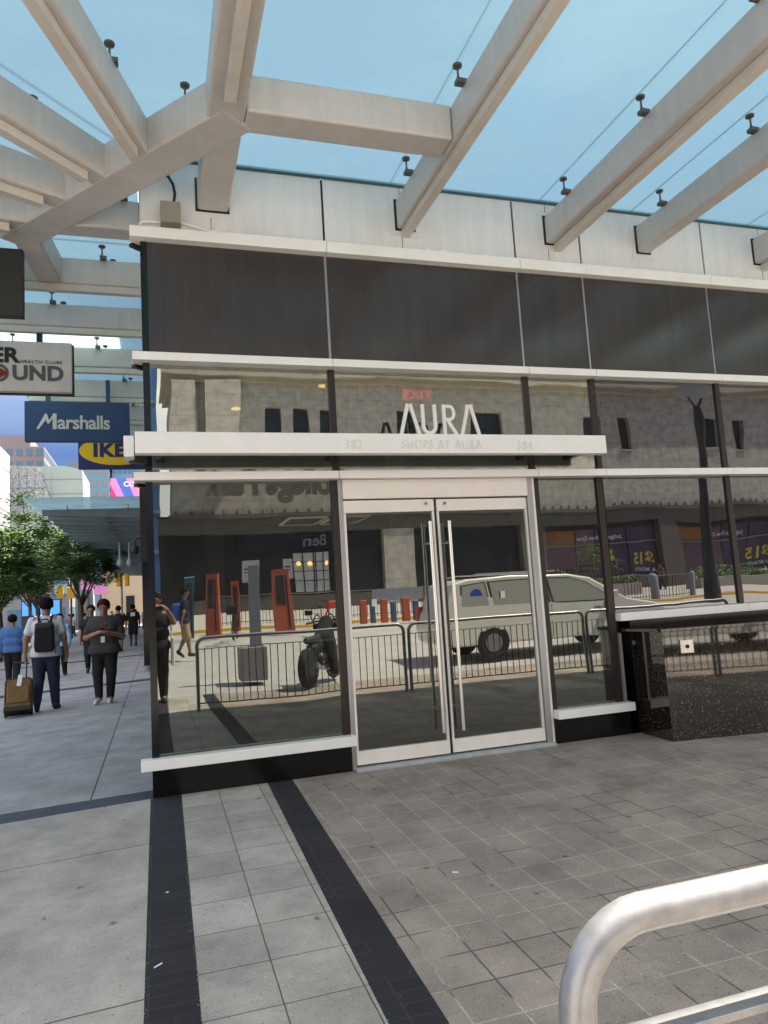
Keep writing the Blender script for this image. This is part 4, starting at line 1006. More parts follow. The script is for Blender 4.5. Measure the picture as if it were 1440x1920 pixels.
# ------------------------------------------------------------------ across the street (all seen in the glass)
yb = -38.0; zb0 = gz(10, yb)
cp = T('stone_building', 'large limestone building across the street with dark shopfronts and raised name letters', 'building', (0, yb, 0))
XB = 1.0; XR = 72
paving('stone_wall', (.49, .465, .415), (.465, .44, .395), (.33, .31, .26), 2.6, 1.3, .02, speck=.05, agg=1.0, spots=False, offs=.5)
n_ = M['stone_wall'].node_tree
for nd in n_.nodes:                                        # the wall stands upright: use x and z
    if nd.bl_idname == 'ShaderNodeCombineXYZ':
        for lk in list(nd.inputs[1].links): n_.links.remove(lk)
        sxn = [q for q in n_.nodes if q.bl_idname == 'ShaderNodeSeparateXYZ'][0]; n_.links.new(sxn.outputs[2], nd.inputs[1])
wins = [(6.8, 7.85), (8.5, 9.5), (10.1, 11.0), (15.4, 16.9), (20.8, 23.0), (30.0, 31.0), (32.4, 33.3), (39.8, 41.2), (43.2, 44.2), (47.5, 48.8), (51.5, 52.8), (58, 59), (63, 64)]
zs0, zs1, zw0, zw1, zc = 1.05, 7.0, 11.3, 13.6, 15.3
B('stone_wall', MB().box(XB, XR, -6, 0, 6.95, zw0), 'stone_wall', cp); B('stone_wall', MB().box(XB, XR, -6, 0, zw1, zc), 'stone_wall', cp)
xe = XB
for a, b_ in wins+[(XR, XR)]:
    B('stone_wall', MB().box(xe, a, -6, 0, zw0, zw1), 'stone_wall', cp); xe = b_
for a, b_ in wins[:-1]:
    wn = B('window', MB().box(a, b_, -.5, -.38, zw0, zw1), 'winglass', cp)
    B('sill', MB().box(a-.1, b_+.1, -.3, .1, zw0-.12, zw0-.003), 'limestone', wn)
B('cornice', MB().box(XB-.3, XR, -6, .35, zc+.002, zc+.35), 'limestone', cp); B('cornice', MB().box(XB-.5, XR, -6, .7, zc+.353, zc+.8), 'limestone', cp)
B('parapet', MB().box(XB, XR, -6, -.2, zc+.803, zc+8), 'stone_wall', cp)
B('corner_pier', MB().box(XB-.01, 2.3, .0, .7, 9.4, zc-.01), 'stone_wall', cp); B('corner_pier', MB().box(2.9, 5.0, .0, .9, 9.4, zc-.01), 'stone_wall', cp)
# shopfront zone
B('shopfront_wall', MB().box(XB-.9, XR, -6, -.5, .6, 6.95), 'shopfront', cp)
B('shopfront_fascia', MB().box(XB-.9, XR, -.5, .12, 5.85, 6.72), 'limestone_dark', cp)
B('fascia_ledge', MB().box(XB-.2, XR, -.5, .32, 6.72, 6.95), 'limestone_dark', cp)
mb = MB()
for k in range(98):
    x = XB+.2+k*.72; mb.box(x-.09, x+.09, .2, .3, 6.952, 7.10); mb.box(x-.03, x+.03, .22, .28, 7.09, 7.2)
B('cresting', mb, 'limestone_dark', cp)['kind'] = 'stuff'
for x0, x1 in ((14.1, 16.1), (24.0, 25.7), (35.3, 37.0), (46, 48), (57, 59)):
    B('stone_pier', MB().box(x0, x1, -.5, .1, .8, 5.848), 'stone_wall' if x0 < 20 else 'limestone_dark', cp)
B('wide_sign', MB().box(4.8, 13.6, -.5, -.35, 4.75, 5.84), 'navy', cp)
text('lettering', 'Ben', .95, 'bldg_grey', cp, (9.5, -.34, 5.3), facing='+y', bold=.01)
text('name_lettering', 'College Park', 2.3, 'limestone_dark', cp, (7.3, .97, 8.75), facing='+y', bold=.045, depth=.12, sx=.735)
wl = B('lit_window', MB().box(8.2, 10.4, -.49, -.4, 2.1, 4.6), 'poster_white', cp)
mb = MB()
for x in (8.2, 8.75, 9.3, 9.42, 9.95, 10.4): mb.box(x-.03, x+.03, -.40, -.37, 2.1, 4.6)
for z in (2.8, 3.4, 4.0): mb.box(8.2, 10.4, -.39, -.372, z-.02, z+.02)
B('glazing_bar', mb, 'black', wl)
mb = MB()
for x in (8.5, 9.1, 10.2): mb.lathe([(.02, .0), (.12, .06), (.12, .22), (.02, .3)], (x, -.36, 3.75), 10)
B('lamp_globe', mb, 'lamp_warm', wl)
for x, z0, z1 in ((5.0, 2.9, 4.3), (7.6, 2.95, 4.25)):
    p_ = B('notice', MB().box(x, x+(1.1 if x < 6 else .6), -.49, -.42, z0, z1), 'poster_white', cp)
    B('text_lines', MB().box(x+.1, x+.45, -.42, -.412, z1-.6, z1-.5).box(x+.1, x+.4, -.42, -.412, z1-.8, z1-.73), 'black', p_)
# poster windows
for px0 in (25.9, 37.1, 48.1):
    W_ = 9.3 if px0 < 30 else 8.8
    for a, b_, c_ in ((0, 2.6, 'poster_orange'), (2.65, 4.2, 'plum'), (4.25, 6.9, 'purple'), (6.95, W_, 'purple')):
        for z0, z1 in ((2.0, 4.3), (4.42, 5.5)):
            cc_ = c_ if not (c_ == 'poster_orange' and z0 < 3) else 'plum'
            B('poster', MB().box(px0+a, px0+b_-.04, -.5, -.44, z0, z1), cc_, cp)
    B('transom', MB().box(px0, px0+W_, -.5, -.36, 4.32, 4.40), 'silver', cp)
    text('lettering', 'Judgement Free Zone', .42, 'ptext', cp, (px0+4.6, -.43, 4.85), facing='+y', bold=.01)
    text('lettering', '$15', 1.15, 'pyellow', cp, (px0+W_-1.15, -.43, 3.05), facing='+y', bold=.03)
    text('lettering', 'A MONTH', .36, 'ptext', cp, (px0+W_-1.15, -.43, 2.3), facing='+y', bold=.02)
    B('thumb_emblem', MB().lathe([(.25, 0), (.28, .05)], (0, 0, 0), 12).rot(PI/2, 'X').box(-.1, .12, -.05, 0, .15, .6), 'pyellow', cp).location = (px0+5.6, -.40, 3.3)
B('base_course', MB().box(XB, XR, -.5, .0, .6, 1.9), 'limestone_dark', cp)
# beyond its left end: a brick block, and a blue tower added in place of sky
nb_ = T('brick_building', 'brown apartment block beyond the left end of the stone building', 'building', (-34, -60, 0))
B('block_wall', MB().box(-12, 12, -10, 10, 0, 15), 'bldg_brown', nb_)
mb = MB()
for r_ in range(4):
    for c_ in range(9): mb.box(-11+c_*2.5, -9.8+c_*2.5, 9.9, 10.03, 2+r_*3.3, 4+r_*3.3)
B('window_row', mb, 'winglass', nb_)

bt_ = T('sky_strip_tower', 'added blue tower across the junction, its colour standing in for sky at the glass corner', 'building', (-12.5, -75, 0))
B('tower_wall', MB().box(-14, 12.9, -14, 12, 0, 75), 'sky_strip_blue', bt_)
for k in range(20): B('floor_band', MB().box(-14.05, 12.95, 12.0, 12.08, 3+k*3.6, 3.3+k*3.6), 'bldg_grey', bt_)

# van
vn = T('van', 'white minivan parked across the street, reflected in the door glass', 'van', (6.3, -9.9, gz(8, -9.9))); vn.scale = (.95, .95, .95)
prof = [(.05, .42), (.0, .75), (.06, 1.1), (.14, 1.2), (.42, 1.84), (.8, 1.93), (2.0, 1.98), (3.6, 1.95), (4.3, 1.84), (5.35, 1.24), (6.1, 1.08), (6.48, .88), (6.55, .55), (6.5, .36), (5.9, .30), (.3, .30)]
mb = MB(); Wd = 1.0
n = len(prof)
for (yy, inset) in ((Wd, 0), (-Wd, 0)):
    for x, z in prof:
        k_ = max(0, (z-1.15)/.8); mb.v.append((x, yy*(1-.16*k_), z))
mb.f = [tuple(range(n)), tuple(range(2*n-1, n-1, -1))]+[(i, i+n, (i+1) % n+n, (i+1) % n) for i in range(n)]
B('body', mb, 'van_white', vn, bevel=.06, seg=3)
def sidewin(pts, name='side_window'):
    for s_ in (1, -1):
        mbb = MB(); 
        for off in (.0, .012):
            for x, z in pts:
                k_ = max(0, (z-1.15)/.8); mbb.v.append((x, s_*(Wd*(1-.16*k_)+off+.002), z))
        q = len(pts); mbb.f = [tuple(range(q)), tuple(range(2*q-1, q-1, -1))]+[(i, i+q, (i+1) % q+q, (i+1) % q) for i in range(q)]
        B(name, mbb, 'van_sky_glass', vn)
        cxm = sum(p_[0] for p_ in pts)/q; czm = sum(p_[1] for p_ in pts)/q; mbf = MB()
        for off in (-.02, .006):
            for x, z in pts:
                x2 = cxm+(x-cxm)*1.06+(.035 if x > cxm else -.035)*.5; z2 = czm+(z-czm)*1.10; k_ = max(0, (z2-1.15)/.8); mbf.v.append((x2, s_*(Wd*(1-.16*k_)+off+.002), z2))
        mbf.f = list(mbb.f); B('window_trim', mbf, 'black', vn)
sidewin([(.55, 1.25), (.62, 1.75), (1.25, 1.82), (1.3, 1.25)]); sidewin([(1.45, 1.25), (1.4, 1.82), (2.85, 1.85), (2.95, 1.25)]); sidewin([(3.1, 1.25), (3.0, 1.85), (3.7, 1.83), (4.1, 1.72), (4.85, 1.3), (4.8, 1.25)])
B('windscreen', MB().add([(4.36, -.8, 1.82), (4.36, .8, 1.82), (5.38, .92, 1.27), (5.38, -.92, 1.27), (4.34, -.8, 1.80), (4.34, .8, 1.80), (5.36, .92, 1.25), (5.36, -.92, 1.25)], [(0,1,2,3),(7,6,5,4),(0,4,5,1),(1,5,6,2),(2,6,7,3),(3,7,4,0)]), 'van_sky_glass', vn)
B('door_seam', MB().box(1.38, 1.395, -1.006, 1.006, .4, 1.2).box(3.0, 3.015, -1.006, 1.006, .4, 1.2).box(4.62, 4.635, -1.006, 1.006, .4, 1.2).box(1.4, 3, -1.007, 1.007, .98, .99), 'black', vn)
for s_ in (1, -1):
    for x in (1.35, 5.2):
        wh = B('wheel', MB().tube([(x, s_*.82, .34), (x, s_*1.02, .34)], .36, 28), 'rubber', vn)
        B('rim', MB().tube([(x, s_*1.0, .34), (x, s_*1.03, .34)], .22, 20), 'silver', wh)
        B('wheel_arch', MB().tube([(x, s_*.9, .36), (x, s_*1.004, .36)], .43, 28), 'black', wh)
    B('door_handle', MB().box(2.5, 2.75, s_*1.0-.01, s_*1.0+.03, 1.05, 1.08).box(4.3, 4.5, s_*1.0-.01, s_*1.0+.03, 1.05, 1.08), 'silver', vn)
    B('mirror', MB().box(4.75, 4.95, s_*1.02, s_*1.22, 1.28, 1.45), 'van_white', vn, bevel=.03)
    B('headlight', MB().box(6.2, 6.45, s_*.7-.15, s_*.7+.15, .8, .95), 'chrome', vn)
    B('tail_light', MB().box(.02, .16, s_*.86-.1, s_*.86+.1, .9, 1.3), 'red', vn)
    B('roof_rail', MB().tube([(.9, s_*.8, 1.99), (1.1, s_*.8, 2.04), (3.4, s_*.8, 2.04), (3.6, s_*.8, 1.97)], .02, 6), 'silver', vn)
B('round_sticker', MB().tube([(.98, .915, 1.5), (.98, .945, 1.5)], .17, 18), 'blue_pack', vn)

# motorcycle
mo = T('motorcycle', 'black motorcycle parked behind the railing, reflected in the left pane', 'motorcycle', (2.72, -7.25, gz(3, -7.35)), -1.0); mo.scale = (1.14, 1.14, 1.14)
for x in (.1, 1.45):
    wh = B('wheel', MB().lathe([(.20, -.06), (.30, -.07), (.33, 0), (.30, .07), (.20, .06)], (0, 0, 0), 28).rot(PI/2, 'X'), 'rubber', mo, smooth=True); wh.location = (x, 0, .33)
    B('rim', MB().tube([(0, -.04, 0), (0, .04, 0)], .2, 20), 'dark_metal', wh)
S('bodywork', [((.3, 0, .62), (.75, 0, .68), .10, .13), ((.75, 0, .72), (1.05, 0, .80), .15, .13), ((.6, 0, .42), (.95, 0, .42), .17, .17), ((1.05, 0, .8), (1.3, 0, .95), .09, .07)], .025, 'dark_metal', mo)
S('seat', [((.1, 0, .78), (.45, 0, .76), .06, .09), ((.45, 0, .76), (.7, 0, .80), .09, .08)], .02, 'black', mo)
B('fork', MB().tube([(1.45, -.1, .33), (1.22, -.1, 1.0)], .025, 8).tube([(1.45, .1, .33), (1.22, .1, 1.0)], .025, 8), 'chrome', mo)
B('handlebar', MB().tube([(1.05, -.38, 1.05), (1.2, -.2, 1.08), (1.22, .2, 1.08), (1.05, .38, 1.05)], .018, 8), 'black', mo)
B('headlight', MB().lathe([(.03, 0), (.09, .05), (.1, .14)], (0, 0, 0), 14).rot(PI/2, 'Y'), 'chrome', mo).location = (1.3, 0, .93)
S('cover', [((1.15, 0, 1.02), (.85, .05, .72), .16, .22), ((1.15, -.22, .98), (1.15, .22, .98), .07, .07), ((.9, .1, .7), (.75, .28, .22), .17, .07), ((.9, -.1, .7), (1.0, -.28, .3), .16, .06)], .022, 'black_cloth', mo)
B('exhaust', MB().tube([(.75, .16, .3), (.3, .2, .32), (-.1, .22, .40)], .05, 10), 'chrome', mo)
B('kickstand', MB().tube([(.65, .15, .25), (.6, .35, .0)], .015, 6), 'black', mo)
for s_ in (-1, 1): B('mirror', MB().tube([(1.15, s_*.28, 1.07), (1.12, s_*.34, 1.22)], .01, 6).box(1.09, 1.11, s_*.34-.07, s_*.34+.07, 1.20, 1.29), 'black', mo)

# information post on a dark box, planters, pylons, bike station
po = T('information_post', 'grey post standing in a dark box base, reflected behind the railing', 'post', (2.0, -9.2, gz(2, -9.2)))
B('base_box', MB().box(-.32, .26, -.3, .3, 0, .66), 'bldg_brown', po, bevel=.01); B('post', MB().box(-.05, .2, -.06, .06, .662, 2.45), 'bldg_grey', po, bevel=.01)
def pylon(label, x, y, w_, h_, c_, tw_=.0):
    t = T('pylon', label, 'pylon', (x, y, gz(x, y)), tw_, group='upright pylons across the street')
    B('slab', MB().prism([(-w_/2, 0), (w_/2, 0), (w_/2*.8, h_), (-w_/2, h_)], 1, -.12, .12), c_, t, bevel=.01)
    B('face_panel', MB().box(-w_/2*.7, w_/2*.15, .12, .135, h_*.45, h_*.92).box(w_/2*.3, w_/2*.5, .12, .135, h_*.1, h_*.92), 'dark_metal', t)
    B('cap', MB().box(-w_/2-.02, w_/2*.85, -.14, .14, h_+.002, h_+.05), c_ if c_ != 'blue_post' else 'ltblue_shirt', t)
pylon('tall orange pylon nearest the left end, reflected in the left pane', 1.95, -20, .55, 2.25, 'orange', .3)
pylon('tall orange pylon beside the grey post reflection', 4.45, -20, .62, 2.25, 'orange')
pylon('slim dark blue pylon with a pale cap, reflected on the left', 1.1, -20.2, .35, 2.2, 'blue_post')
pylon('short rust pylon behind the bicycle reflection', 2.95, -22, .3, 1.9, 'orange')
def bike(label, x, y, rz, c_):
    t = T('bicycle', label, 'bicycle', (x, y, gz(x, y)), rz, group='parked share bicycles')
    for xx in (0, 1.1):
        pts = [(xx+.33*math.cos(a), 0, .34+.33*math.sin(a)) for a in [2*PI*k/20 for k in range(21)]]
        B('wheel', MB().tube(pts, .025, 6), 'rubber', t)
    B('frame', MB().tube([(0, 0, .34), (.45, 0, .34), (.35, 0, .85)], .03, 8).tube([(.45, 0, .34), (.95, 0, .85), (1.1, 0, .34)], .035, 8), c_, t)
    B('handlebar', MB().tube([(.95, 0, .85), (.93, 0, 1.12)], .02, 8).tube([(.85, -.3, 1.15), (.93, 0, 1.12), (.85, .3, 1.15)], .016, 8), 'black', t)
    B('saddle', MB().box(.2, .48, -.08, .08, .92, .98), 'black', t, bevel=.02); B('mudguard', MB().box(-.25, .3, -.05, .05, .70, .72), c_, t)
    B('front_basket', MB().box(1.0, 1.3, -.18, .18, .85, 1.1), c_, t, bevel=.02)
bike('black bicycle parked beside the orange pylon reflection', 2.6, -18.6, PI/2+.2, 'black')
bike('red bicycle parked at the dock, reflected near the door jamb', 5.4, -19, PI/2-.3, 'red')
for i, x in enumerate((6.9, 7.9, 8.8, 9.7, 10.6, 11.5)):
    t = T('bike_dock', 'orange-topped bicycle dock, %s of six in the row' % ['first', 'second', 'third', 'fourth', 'fifth', 'sixth'][i], 'dock', (x, -21.5, gz(x, -21.5)), group='bicycle docks')
    B('dock_post', MB().box(-.14, .14, -.12, .12, 0, .95), 'orange', t, bevel=.03); B('dock_foot', MB().box(.3, .5, -.1, .1, 0, .8), 'blue_post', t, bevel=.02)
def fence(label, x0, x1, y, H, panel=None):
    t = T('fence', label, 'fence', (x0, y, gz(x0, y)), group='dark fences across the street')
    L_ = x1-x0
    B('top_rail', MB().box(0, L_, -.025, .025, H-.04, H), 'silver', t); B('bottom_rail', MB().box(0, L_, -.015, .015, .12, .15), 'black_rail', t)
    q = int(L_/.16); mbb = MB()
    for k in range(q+1): mbb.box(L_*k/q-.01, L_*k/q+.01, -.01, .01, .0, H-.04)
    B('picket_row', mbb, 'black_rail', t)['kind'] = 'stuff'
    if panel: B('info_panel', MB().box(panel[0], panel[1], .03, .05, H-.55, H-.02), 'bldg_grey', t)
fence('dark fence behind the bike docks with a pale panel', 2.2, 13, -25.2, 1.25, (7.2, 9.6)); fence('dark fence reflected beside the lamp post', 22.5, 26.5, -24.6, 1.2)
pl = []
for lb, x0, x1 in (('long planter of green shrubs before the left poster window', 20.5, 27.2), ('long planter of low shrubs before the right poster window', 31.5, 41)):
    y = -30.5; t = T('street_planter', lb, 'planter', ((x0+x1)/2, y, gz(x0, y)), group='street planters')
    B('planter_wall', MB().box(-(x1-x0)/2, (x1-x0)/2, -.8, .8, -.1, .62), 'conc', t, bevel=.02)
    mb = MB()
    for k in range(2600):
        x = rnd.uniform(-(x1-x0)/2+.1, (x1-x0)/2-.1); yy = rnd.uniform(-.75, .75); z = .62+rnd.random()**1.5*(.75 if x < 0 else .45)
        a = rnd.uniform(0, PI); s_ = rnd.uniform(.05, .12); d = Vector((math.cos(a), math.sin(a), rnd.uniform(-.8, .8))).normalized()*s_; e = d.cross(Vector((rnd.random(), rnd.random(), 1))).normalized()*s_*.5
        p = Vector((x, yy, z)); mb.add([p-d, p+e, p+d, p-e], [(0, 1, 2, 3)])
    B('foliage', mb, 'leaf', t, fix=False)
t = T('small_tree', 'small yellow-green tree standing in the reflected planter', 'tree', (24.2, -29.6, gz(24, -30)+.5))
B('trunk', MB().tube([(0, 0, 0), (.05, 0, 1.2), (.0, .05, 2.0)], .04, 7, r1=.015), 'bark', t)
mb = MB()
for k in range(1500):
    c_ = Vector(rnd.choice([(-.7, 0, 1.2), (.4, .1, 1.5), (0, -.1, 2.2), (1.1, 0, 1.0), (-.2, .2, 1.7)])); p = c_+Vector((rnd.gauss(0, .35), rnd.gauss(0, .35), rnd.gauss(0, .25)))
    a = rnd.uniform(0, PI); s_ = .07; d = Vector((math.cos(a), math.sin(a), rnd.uniform(-.8, .8))).normalized()*s_; e = d.cross(Vector((0, 0, 1))).normalized()*s_*.6; mb.add([p-d, p+e, p+d, p-e], [(0, 1, 2, 3)])
B('crown', mb, 'leaf_light', t, fix=False)
for i, (x, lb) in enumerate(((23.6, 'left'), (26.0, 'middle'), (28.9, 'right'))):
    t = T('bollard', lb+' one of three rounded steel bollards in the right reflection', 'bollard', (x, -24.0, gz(x, -24)), group='steel bollards')
    B('post', MB().lathe([(.16, 0), (.16, 1.15), (.12, 1.25), (.04, 1.3)], (0, 0, 0), 16), 'bldg_grey', t, smooth=True)
lp = T('street_lamp', 'tall dark street lamp with a shallow dish head, reflected on the right', 'street lamp', (23.9, -20.2, gz(24, -20)))
B('pole', MB().lathe([(.36, -.2), (.34, .3), (.24, 1.5), (.16, 8.4), (.13, 8.9)], (0, 0, 0), 18), 'dark_metal', lp, smooth=True)
B('arm', MB().tube([(0, 0, 8.8), (-.5, 0, 9.6)], .05, 8).tube([(0, 0, 8.8), (.5, 0, 9.6)], .05, 8), 'dark_metal', lp)
B('lamp_head', MB().lathe([(.5, 9.35), (.95, 9.6), (1.05, 9.78), (.4, 9.95), (.05, 10.0)], (0, 0, 0), 24), 'bldg_grey', lp, smooth=True)

# ------------------------------------------------------------------ down the side street (left of the photo)
def tree(label, x, y, H, W_, n=9000, lean=0, z0=2.6):
    t = T('street_tree', label, 'tree', (x, y, gz(x, y)), group='street trees along the pavement')
    mb = MB(); tips = []
    mb.tube([(0, 0, -.1), (.05, 0, z0*.6), (.0, .05, z0)], .17, 10, r1=.11)
    for k in range(11):
        a = 2*PI*k/11+rnd.uniform(-.3, .3); r = W_*rnd.uniform(.5, 1.0); zt = z0+(H-z0)*rnd.uniform(.15, .95)
        p0 = Vector((0, .05, z0*rnd.uniform(.8, 1.05))); p2 = Vector((r*math.cos(a), r*math.sin(a), zt)); p1 = p0.lerp(p2, .5)+Vector((rnd.uniform(-.2, .2), rnd.uniform(-.2, .2), .35))
        mb.tube([p0, p1, p2], .06, 6, r1=.012)
        tips += [(p2, .95), (p1, .75)]
        for q in range(3):
            p3 = p1.lerp(p2, rnd.random())+Vector((rnd.gauss(0, .7), rnd.gauss(0, .7), rnd.gauss(0, .35))); mb.tube([p1.lerp(p2, .3), p3], .02, 5, r1=.006); tips.append((p3, .7))
    B('trunk', mb, 'bark', t)
    for nm, mm_, cnt in (('crown', 'leaf', n), ):
        mb = MB(); V = mb.v; Fc = mb.f
        for k in range(cnt):
            c_, s0_ = rnd.choice(tips); g_ = Vector((rnd.gauss(0, .42), rnd.gauss(0, .42), rnd.gauss(0, .20)))*s0_
            p = c_+g_; a = rnd.uniform(0, 2*PI); s_ = rnd.uniform(.07, .15); tz = rnd.uniform(-.5, .3)
            d = Vector((math.cos(a), math.sin(a), tz)).normalized()*s_; e = Vector((-math.sin(a), math.cos(a), rnd.uniform(-.6, .6))).normalized()*s_*.42
            o_ = len(V); V += [tuple(p-d), tuple(p+e), tuple(p+d), tuple(p-e)]; Fc.append((o_, o_+1, o_+2, o_+3))
        B(nm, mb, mm_, t, fix=False)
    return t
tree('leafy honey locust nearest the camera at the left edge', -6.3, 27.5, 5.6, 2.2, 15000, z0=2.3)
tree('tallest honey locust in the middle of the street row', -6.3, 38, 8.6, 3.0, 19000, z0=2.6)
tree('wide honey locust leaning over the pavement, its dark trunk by the far people', -4.6, 44, 7.0, 2.9, 19000, z0=2.6)
tree('farthest honey locust behind the others, low and round', -8.8, 52, 8.6, 4.0, 11000, z0=3.0)

def block(name, label, x0, x1, y0, y1, z1, wall, win=None, cols=8, rows=10, wz=1.9, wx=.62, top=None):
    t = T(name, label, 'building', ((x0+x1)/2, y0, 0))
    W_ = x1-x0
    B('block_wall', MB().box(-W_/2, W_/2, 0, y1-y0, -1, z1), wall, t)
    if win:
        mbb = MB(); ch = z1/rows; cw = W_/cols
        for r_ in range(rows):
            for c_ in range(cols): mbb.box(-W_/2+cw*(c_+.5-wx/2), -W_/2+cw*(c_+.5+wx/2), -.06, .0, ch*(r_+.22), ch*(r_+.22)+ch*.6)
        B('window_grid', mbb, win, t)
        mbs = MB(); 
        dpt = y1-y0; nc = max(2, int(dpt/ (W_/cols)))
        for r_ in range(rows):
            for c_ in range(nc): mbs.box(W_/2, W_/2+.06, dpt*(c_+.2)/nc, dpt*(c_+.8)/nc, ch*(r_+.22), ch*(r_+.82))
        B('window_grid', mbs, win, t)
    if top: B('roof_box', MB().box(-W_*.3, W_*.3, .3, (y1-y0)*.7, z1+.01, z1+top), wall, t)
    return t
# tan wall closing the view, with its window
tn = block('corner_block', 'sunlit tan stone building closing the side street', -6.6, 9, 92, 110, 14, 'bldg_tan')
B('window', MB().box(-4.9, -3.9, -.12, -.0, .9, 3.5), 'winglass', tn); B('wall_ledge', MB().box(-8, 8, -.2, 0, 8.0, 8.2), 'bldg_tan', tn)
# patterned student centre: slanted facade panels
slc = T('patterned_building', 'white building with a pattern of rough holes and a slanted glass side', 'building', (0, 100, 0))
sp = mat('slc_pattern', (.6, .64, .66), .7); n_ = sp.node_tree; bs = n_.nodes['Principled BSDF']
ge = n_.nodes.new('ShaderNodeNewGeometry'); vo = n_.nodes.new('ShaderNodeTexVoronoi'); vo.inputs['Scale'].default_value = 1.0; vo.feature = 'DISTANCE_TO_EDGE'
mpx = n_.nodes.new('ShaderNodeMapping'); mpx.inputs['Scale'].default_value = (1.9, .01, 1.9)
rp = n_.nodes.new('ShaderNodeValToRGB'); rp.color_ramp.elements[0].position = .02; rp.color_ramp.elements[1].position = .08
rp.color_ramp.elements[0].color = (.16, .18, .19, 1); rp.color_ramp.elements[1].color = (.38, .41, .42, 1)
e_ = rp.color_ramp.elements.new(.30); e_.color = (.42, .45, .47, 1); e_ = rp.color_ramp.elements.new(.36); e_.color = (.10, .12, .13, 1)
n_.links.new(ge.outputs['Position'], mpx.inputs[0]); n_.links.new(mpx.outputs[0], vo.inputs['Vector']); n_.links.new(vo.outputs['Distance'], rp.inputs[0]); n_.links.new(rp.outputs[0], bs.inputs['Base Color'])
B('patterned_wall', MB().prism([(-18.6, -1), (-11.2, -1), (-12.0, 12), (-13.1, 16.5), (-14.9, 21.8), (-18.4, 21.9)], 1, 0, 12), 'slc_pattern', slc)
B('glass_wing', MB().prism([(-14.86, 21.8), (-13.06, 16.5), (-11.9, 12), (-11.1, -1), (-8.8, -1), (-9.4, 21.4), (-11.6, 21.9)], 1, .3, 12), 'glass_green', slc)
mb = MB()
for k in range(9): mb.box(-14.2 if k > 6 else -11.5, -9.2, .24, .3, 4+k*2, 4.08+k*2)
for k in range(4): mb.box(-18.4, -12.6 if k < 2 else -13.8, -.05, .0, 8+k*3.6, 8.07+k*3.6)
for k in range(6): mb.box(-18.3+k*1.0, -18.24+k*1.0, -.05, .0, 0, 21.5)
B('panel_joint', mb, 'bldg_grey', slc)
block('white_block', 'narrow bright white building at the left edge', -22, -17.7, 88, 96, 22.4, 'slc_pattern')
block('brown_tower', 'brown stepped tower behind the white patterned building', -44, -27.5, 200, 230, 46, 'bldg_brown', 'glass_blue2', 7, 14, top=3)
block('pink_tower', 'pinkish shorter block in front of the brown tower', -25, -18.6, 150, 170, 31, 'bldg_pink', 'glass_blue', 4, 9)
block('grey_tower', 'blue-grey apartment tower beside the glass wing', -24.6, -20.2, 220, 245, 44.5, 'bldg_grey', 'glass_blue', 5, 16, top=1.5)
block('glass_tower', 'pale blue glass tower below the yellow sign', -17.3, -10.6, 182, 200, 58, 'glass_blue', 'bldg_white', 5, 22, wx=.7)
block('glass_tower', 'second blue glass tower to the right of the pale one', -10.0, -5.2, 186, 200, 60, 'glass_blue', 'glass_blue2', 4, 22, wx=.8)
block('white_tower', 'white slab edge beside the second glass tower', -5.1, -1.5, 190, 200, 60, 'bldg_white')
ad = T('billboard', 'pink and blue advertising screen above the long canopy', 'billboard', (0, 128, 0))
xa, xb, za, zb_ = -7.3, -1.6, 21.6, 24.9
B('panel', MB().box(xa, xb, 0, .3, za, zb_), 'ad_pink', ad)
B('stripe', MB().prism([(xa+.9, zb_-.01), (xa+2.6, zb_-.01), (xa+3.9, za+.01), (xa+2.3, za+.01)], 1, -.03, .0), 'ad_blue', ad)
B('stripe', MB().prism([(xa+.01, zb_-1.2), (xa+1.0, za+.01), (xa+.01, za+.01)], 1, -.03, .0), 'ad_magenta', ad)
B('stripe', MB().prism([(xa+4.0, zb_-.01), (xb, zb_-.01), (xb, za+.01), (xa+5.0, za+.01)], 1, -.03, .0), 'ad_yellow', ad)
text('lettering', 'COCO', 1.25, 'paper', ad, (xa+4.1, -.06, za+2.2), bold=.04)
B('frame', MB().box(xa-.1, xb+.1, .31, 3, 0, za-.1), 'bldg_grey', ad)
# street level behind the trees
block('shop_block', 'low bright shopfront building behind the trees', -30, -9.5, 84, 92, 9, 'bldg_white', 'glass_blue2', 9, 3)
sc_ = T('video_screen', 'big bright blue video screen behind the trees', 'screen', (0, 62, 0))
B('screen_face', MB().box(-10.9, -8.0, 0, .2, 1.7, 2.9), 'screen_blue', sc_); B('screen_text', MB().box(-9.9, -8.4, -.03, 0, 1.3, 1.69), 'screen_white', sc_); B('screen_frame', MB().box(-11.0, -7.9, .21, .5, -.2, 3.0), 'dark_metal', sc_)
mbx = [('orange', 0), ('glass_blue', 1), ('plum', 2), ('lamp_warm', 3)]
for i, (x, z, c_) in enumerate(((-11.5, 4.6, 'poster_orange'), (-9.9, 4.4, 'glass_green'), (-7.2, 4.7, 'ad_pink'), (-12.6, 3.4, 'red'), (-5.9, 4.1, 'ad_pink'))):
    t = T('shop_sign', ['orange', 'green', 'small pink', 'red', 'round pink'][i]+' shop sign glimpsed between the tree branches', 'sign', (x, 80, z), group='distant shop signs'); B('sign_face', MB().box(-.7, .7, 0, .2, -.5, .5), c_, t)
    B('sign_post', MB().box(-.06, .06, .2, .32, -z-.2, .4), 'dark_metal', t)
